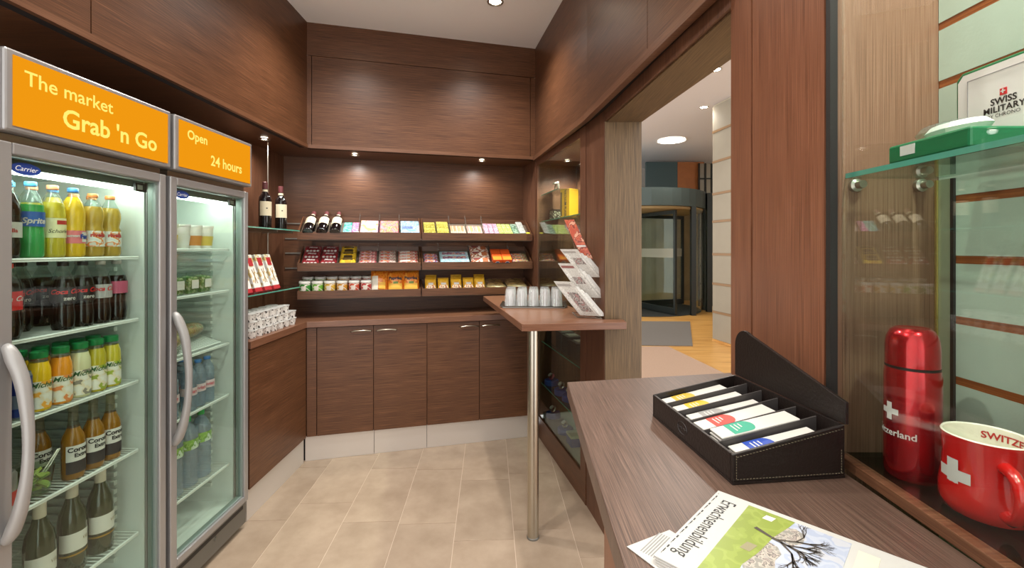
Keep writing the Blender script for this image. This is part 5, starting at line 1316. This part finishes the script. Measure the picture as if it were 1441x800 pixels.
put(carton('dark green sweet pack near the end of the top tray', 0.046, 0.18, 0.032, STR3, None, (), 'candy', 'sweet_pack'), 'top', 1.521, 0.012, 0.0005)
put(carton('white sweet pack near the end of the top tray', 0.050, 0.18, 0.042, PR('white_pack', ['#b9bcb6', '#9fa69f', '#cdcec8'], 40), None, (), 'candy', 'sweet_pack'), 'top', 1.572, 0.030, 0.0005)
put(carton('small yellow sweet box at the right end of the top tray', 0.034, 0.05, 0.030, plain('sweet_yellow', '#cfd03c', 0.5), None, (), 'candy', 'sweet_box'), 'top', 1.618, 0.012, 0.0005)
# --- middle tray
REDP = PR('dark_red_pouch', ['#7d1a22', '#93222a', '#6a151c', '#8a2a30'], 30); YP = PR('yellow_pouch', ['#d9b025', '#e6c63a', '#c79a1e'], 30)
PINKF = plain('pouch_pink_front', '#cf6a68', 0.45)
for c, (t, cn) in enumerate(((0.006, 'left'), (0.126, 'right'))):
    for k in range(3):
        b_ = bag(f'dark red chocolate pouch, {cn} pile, {DEP[k]} up the slope', 0.112, 0.10, 0.016, REDP, [('Munz', 0.026, WP, 0.0, 0.068, dict(shear=0.25, bold=0.0006))], [(-0.048, 0.048, 0.006, 0.028, PINKF)] if k == 0 else [], 'chocolate', 'chocolate_pouch', 'dark red chocolate pouches')
        m = MB()
        for q in range(4): m.lathe([(0, 0.019), (0.008, 0.0185), (0.010, 0.016)], 10, M=Matrix.Translation((-0.036 + q * 0.024, 0.032, 0)))
        m.obj('chocolate_print', WP, b_)
        put(b_, 'mid', t, 0.012 + k * 0.072, 0.006 + 0.006 * k, 0.0, R(9))
for k in range(3):
    b_ = bag(f'yellow chocolate pouch in the middle tray, {DEP[k]} up the slope', 0.110, 0.10, 0.018, YP, [], [(-0.035, 0.035, 0.062, 0.080, plain('pouch_dark_print', '#4a3a1c', 0.5)), (-0.03, 0.03, 0.02, 0.045, plain('pouch_dark_print', '#4a3a1c', 0.5))] if k else [(-0.035, 0.035, 0.062, 0.080, plain('pouch_dark_print', '#4a3a1c', 0.5)), (-0.045, 0.045, 0.004, 0.03, plain('pouch_bright', '#f0e048', 0.45))], 'chocolate', 'chocolate_pouch', 'yellow chocolate pouches')
    put(b_, 'mid', 0.256, 0.012 + k * 0.072, 0.006 + 0.006 * k, 0.0, R(9))
BAR = {'rose': PR('bar_rose', ['#c2606a', '#d98f86', '#e9d9d2', '#8f3f48'], 50, stretch=(1, 2, 1)), 'cream': PR('bar_cream', ['#d9cfc4', '#8a5a48', '#eae4da', '#b23a34'], 50, stretch=(1, 2, 1)), 'red': PR('bar_red', ['#c43a30', '#e2d6c8', '#a8332a', '#d98a4a'], 50, stretch=(1, 2, 1)),
       'brick': PR('bar_brick', ['#a8402e', '#3f5a9a', '#d8cfc6', '#c25a3c'], 50, stretch=(1, 2, 1)), 'ice': PR('bar_ice', ['#a9cbd2', '#7fb0bd', '#cfe0e0', '#98a7c9'], 40, stretch=(1, 2, 1)), 'mix': PR('bar_mix', ['#7a4a7a', '#c9b45a', '#8f8a50', '#d8c8c0', '#a8443c'], 45)}
FRN = plain('bar_front_white', '#e8ded4', 0.45)
def bars(key, t0, t1, n, cn, dv=0.041, h=0.014):
    for k in range(n):
        w = t1 - t0 - 0.008
        b_ = bag(f'{cn} in the middle tray, {DEP[k]} up the slope', w, dv * 1.05, h, FRN if (k == 0 and key in ('rose', 'cream')) else BAR[key], [], [(-w * 0.42, w * 0.1, dv * 0.3, dv * 0.7, BAR['red'] if key != 'red' else FRN)], 'chocolate bar', 'chocolate_bar', cn)
        put(b_, 'mid', (t0 + t1) / 2, 0.016 + k * dv, 0.004, 0.0, R(7))
bars('rose', 0.327, 0.460, 5, 'rose coloured chocolate bar'); bars('cream', 0.468, 0.602, 5, 'cream and brown chocolate bar'); bars('red', 0.610, 0.765, 5, 'red and white chocolate bar')
bars('brick', 0.800, 0.916, 4, 'brick red chocolate bar')
for k in range(3):
    c = carton(f'pale blue long chocolate box, {DEP[k]} up the slope', 0.222, 0.056, 0.030, BAR['ice'], None, ((0.2, 0.8, 0.3, 0.7, plain('long_box_print', '#4f7f96', 0.5)),), 'chocolate', 'chocolate_box', 'pale blue long chocolate boxes')
    if k: MB().box(-0.09, 0.09, 0.012, 0.044, 0.0301, 0.0306).obj('top_print', BAR['brick'], c)
    put(c, 'mid', 1.036, 0.012 + k * 0.059)
COOK = PR('cookie_print', ['#e3d8cd', '#d9c6b4', '#8a4f34', '#c06a48', '#ece6de'], 26)
for k in range(3):
    b_ = bag(f'white and brown cookie pack, {DEP[k]} up the slope', 0.150, 0.085, 0.022, COOK, [], [(-0.06, -0.005, 0.05, 0.07, plain('cookie_label', '#7d3c3a', 0.5)), (0.01, 0.055, 0.025, 0.065, plain('cookie_brown', '#a8623c', 0.5))], 'cookies', 'cookie_pack', 'white and brown cookie packs')
    put(b_, 'mid', 1.240, 0.014 + k * 0.070, 0.006 + 0.012 * k, 0.0, R(12))
OR = plain('orange_carton', '#d9551f', 0.4); ORT2 = plain('orange_carton_light', '#e88a2c', 0.45)
for k, t in enumerate((1.362, 1.440)):
    c = thing('candy_box', f'orange snack box with round blue emblem, {"left" if k == 0 else "right"} of the pair', 'box', (0, 0, 0), 0, 'orange snack boxes')
    MB().box(-0.0375, 0.0375, 0, 0.16, 0, 0.062).obj('carton', OR, c, 0.0015, 1)
    MB().box(-0.034, 0.034, 0.004, 0.05, 0.0621, 0.0626).obj('top_print', ORT2, c)
    e = MB().lathe([(0, 0.0), (0.020, 0.0), (0.020, 0.0008), (0, 0.0008)], 20, M=Matrix.Translation((0, -0.0001, 0.030)) @ FRONT).obj('emblem_ring', WP, c)
    MB().lathe([(0, 0.0), (0.015, 0.0), (0.015, 0.0006), (0, 0.0006)], 20, M=Matrix.Translation((0, -0.0010, 0.030)) @ FRONT).obj('emblem_disc', plain('emblem_navy', '#2b4a80', 0.4), e)
    put(c, 'mid', t, 0.012, 0.0005)
bars('mix', 1.488, 1.636, 4, 'purple and yellow snack bar')
# --- lowest tray: snack cans
CANC = [('#3f8a3a', 'dark green'), ('#6fae3c', 'light green'), ('#d0a83a', 'yellow'), ('#c78e30', 'ochre'), ('#c8563e', 'orange red'), ('#b23a3a', 'red')]
for i, (hx, cn) in enumerate(CANC):
    t0 = -0.028 + i * 0.0825
    pm = PR('can_print_%d' % i, [hx, hx, '#e4ddd0', hx], 32)
    t = thing('snack_can', f'{cn} snack can with white lid in the front row of the lowest tray', 'can', (0, 0, 0), 0, 'snack cans with white lids')
    MB().lathe([(0, 0.0), (0.0375, 0.0), (0.0385, 0.003), (0.0385, 0.074)], 24).obj('tin', pm, t)
    MB().lathe([(0.0388, 0.074), (0.0405, 0.0745), (0.0405, 0.086), (0.038, 0.090), (0, 0.090)], 24).obj('lid', plain('can_lid', '#cfcdc5', 0.35), t)
    mb = MB(); arc_patch(mb, 0.0389, 0.026, 0.058, -0.5, 0.3, 8); mb.obj('print', plain('can_print_pale', '#d8cfc2', 0.5), t)
    put(t, 'low', t0, 0.050, 0.010, 0.0, R(-14))
    u = dup(t, (0, 0, 0), None, f'{cn} snack can with white lid in the back row of the lowest tray')
    put(u, 'low', t0 + 0.006, 0.136, 0.010, 0.0, R(-14))
CHIP = PR('chips_orange', ['#d9761e', '#e38a28', '#cf6418', '#e89a3c'], 24); CHIPY = plain('chips_yellow', '#e9b13c', 0.45)
LEAF = plain('chips_green', '#6d8a3a', 0.5)
chips = [(0.476, 'orange chips bag with a white stripe down one side', 0.118, 1), (0.592, 'orange paprika chips bag, left of two alike', 0.112, 0), (0.706, 'orange paprika chips bag, right of two alike', 0.118, 0)]
for t_, lb, w, alt in chips:
    pa = [(-0.048, 0.048, 0.01, 0.06, CHIPY), (-0.015, 0.02, 0.055, 0.072, LEAF)] if not alt else [(-0.052, -0.008, 0.015, 0.12, plain('chips_white', '#e2dccb', 0.5)), (0.0, 0.045, 0.02, 0.07, CHIPY)]
    tx = [('Paprika', 0.032, plain('chips_navy', '#2a2536', 0.5), 0.0, 0.098, dict(bold=0.0014))] if not alt else []
    b_ = bag(lb, w, 0.165 if alt == 0 else 0.175, 0.026, CHIP, tx, pa, 'chips', 'chips_bag', 'orange chips bags')
    put(b_, 'low', t_, 0.045, 0.010, 0.0, R(48))
    b2 = dup(b_, (0, 0, 0), None, 'rear ' + lb); put(b2, 'low', t_ + 0.006, 0.125, 0.012, 0.0, R(48))
NUT = PR('nut_bag', ['#d8a024', '#e0ae38', '#cf9420'], 24); NUTB = PR('nut_lower', ['#8a4a30', '#c9a070', '#e0d0b8', '#6a3a2a'], 70)
for i, t_ in enumerate((0.853, 0.949, 1.048, 1.143, 1.232)):
    b_ = bag(f'small yellow snack bag, {ORD[i]} in the front row of the lowest tray', 0.084, 0.105, 0.020, NUT, [], [(-0.034, 0.034, 0.006, 0.042, NUTB), (-0.018, 0.018, 0.045, 0.062, WP)], 'snack bag', 'snack_bag', 'small yellow snack bags')
    put(b_, 'low', t_, 0.040, 0.008, 0.0, R(46))
    if i in (0, 2, 4): put(dup(b_, (0, 0, 0), None, f'small yellow snack bag standing in the row behind, {ORD[i // 2]} of three'), 'low', t_ + 0.008, 0.100, 0.010, 0.0, R(46))
PALE = PR('pale_wafer', ['#cdb684', '#dccb9c', '#b89a62', '#e6dcbc'], 40); PALB = PR('brown_wafer', ['#8a6a42', '#a58552', '#6f5434'], 40)
for i, (t_, m) in enumerate(((1.368, PALE), (1.545, PALE))):
    for k in range(3):
        b_ = bag(f'flat pale wafer pack, {["left", "right"][i]} pile of the lowest tray, {DEP[k]} up the slope', 0.160, 0.085, 0.020, m if k == 0 else PALB, [], [], 'wafers', 'wafer_pack', 'flat wafer packs')
        put(b_, 'low', t_, 0.018 + 0.070 * k, 0.006, 0.0, R(8))

# ------------------------------------------------------------------ goods in the wall display case
def cplace(o, t, d, z, spin=0.0):
    o.location = case_item(t, d, z + 0.0005); o.rotation_euler = (0, 0, RD + spin); return o
YB = plain('yellow_box', '#e0a822', 0.45); YBD = plain('yellow_box_band', '#6a5a3c', 0.5)
t = thing('flask_box', 'tall yellow flask carton in the wall display case', 'box')
MB().box(-0.045, 0.045, -0.045, 0.045, 0, 0.245).obj('carton', YB, t, 0.0015, 1)
for s, sz, x, b_ in (('VACUUM FLASK', 0.031, 0.004, 0.0006),):
    text_flat('lettering', s, sz, INKG, Matrix.Translation((x, -0.0457, 0.125)) @ FRONT @ Matrix.Rotation(-PI / 2, 4, 'Z'), t, bold=b_)
MB().box(-0.044, -0.026, -0.0460, -0.0452, 0.02, 0.22).obj('dark_band', YBD, t)
t.scale = (1, 1, 0.84); cplace(t, 0.25, 0.13, CSH['C'] + 0.007, 0.45)
t = thing('patterned_box', 'black box with pale spots beside the yellow flask carton', 'box')
MB().box(-0.05, 0.05, -0.04, 0.04, 0, 0.075).obj('carton', PR('spotted', ['#1c1a18', '#1c1a18', '#d8d2bc', '#1c1a18'], 60), t, 0.0015, 1)
MB().box(-0.0505, 0.0505, -0.0405, 0.0405, 0.0755, 0.085).obj('lid', BLACK, t, 0.001)
cplace(t, -0.035, 0.13, CSH['C'] + 0.007)
t = thing('watch', 'steel watch on a small stand on the highest case shelf', 'watch')
MB().tube([(0.03 * math.cos(a * PI / 8), 0.0, 0.035 + 0.028 * math.sin(a * PI / 8)) for a in range(16)], 0.007, 8, closed=True).obj('strap', CHROME, t)
MB().lathe([(0, 0), (0.019, 0), (0.019, 0.007), (0, 0.008)], 20, M=Matrix.Translation((0, -0.007, 0.062)) @ Matrix.Rotation(R(20), 4, 'X')).obj('dial', WP, t)
MB().box(-0.02, 0.02, -0.012, 0.012, 0, 0.008).obj('stand', BLACK, t)
t.scale = (1.3, 1.3, 1.3); cplace(t, -0.02, 0.13, CSH['D'] + 0.007)
DBX = plain('gift_box_dark', '#2b2420', 0.5); DBB = plain('gift_box_brown', '#7a4f34', 0.5)
for i, (x, d, m, h, lb) in enumerate(((-0.045, 0.12, DBX, 0.11, 'dark gift box with pale rim at the back of the middle case shelf'), (0.085, 0.12, DBB, 0.115, 'brown wooden gift box between dark boxes in the case'),
                                      (0.215, 0.11, DBX, 0.11, 'dark gift box right of the brown one in the case'), (0.355, 0.11, DBX, 0.105, 'dark gift box with pale rim, second from the doorway'), (0.49, 0.12, DBX, 0.09, 'dark gift box nearest the doorway in the case'))):
    t = thing('gift_box', lb, 'box', (0, 0, 0), 0, 'gift boxes in the display case')
    MB().box(-0.055, 0.055, -0.05, 0.05, 0, h).obj('body', m, t, 0.002)
    MB().box(-0.056, 0.056, -0.051, 0.051, h + 0.0005, h + 0.018).obj('lid', m, t, 0.002)
    MB().box(-0.040, 0.040, -0.035, 0.035, h + 0.0185, h + 0.024).obj('lid_plate', plain('lid_silver', '#a9a79c', 0.3, 0.8), t)
    cplace(t, x, d, CSH['A'] + 0.007)
BLU = plain('blue_velvet', '#2b4a9c', 0.5)
def pedestal(lb, kind, r=0.045):
    t = thing('watch_stand', lb, 'watch', (0, 0, 0), 0, 'watches on blue stands')
    MB().lathe([(0, 0), (r, 0), (r * 1.02, 0.008), (r, 0.028), (r * 0.9, 0.032), (0, 0.032)], 24).obj('blue_base', BLU, t)
    MB().tube([(0.024 * math.cos(a * PI / 7), 0.010 * math.sin(a * PI / 7), 0.050 + 0.013 * math.sin(a * PI / 7)) for a in range(14)], 0.0055, 7, closed=True).obj('strap', CHROME if kind == 0 else plain('strap_red', '#a8455a', 0.4), t)
    MB().lathe([(0, 0), (0.014, 0), (0.014, 0.005), (0, 0.006)], 16, M=Matrix.Translation((0, -0.010, 0.062)) @ Matrix.Rotation(R(35), 4, 'X')).obj('dial', WP, t)
    t.scale = (1.2, 1.2, 1.2)
    return t
for (x, d, z, k, lb) in ((-0.03, 0.09, 'B', 1, 'watch with reddish strap on a blue stand, far end of the lower case shelf'), (0.205, 0.09, 'B', 0, 'steel watch on a blue stand in the middle of the lower case shelf'), (0.345, 0.10, 'B', 0, 'steel watch on a blue stand, near end of the lower case shelf'),
                         (-0.02, 0.10, 'F', 0, 'steel watch on a blue stand, far end of the case floor'), (0.28, 0.09, 'F', 0, 'steel watch on a blue stand in the middle of the case floor')):
    cplace(pedestal(lb, k), x, d, (CSH['B'] + 0.007) if z == 'B' else 0.160)
t = thing('watch_box', 'small blue box with pale lid on the case floor nearest the doorway', 'box')
MB().box(-0.05, 0.05, -0.04, 0.04, 0, 0.055).obj('body', BLU, t, 0.004)
MB().box(-0.051, 0.051, -0.041, 0.041, 0.0555, 0.075).obj('lid', plain('pale_lid', '#b9c2a8', 0.4), t, 0.004)
cplace(t, 0.47, 0.085, 0.160)
bpy.context.view_layer.update()
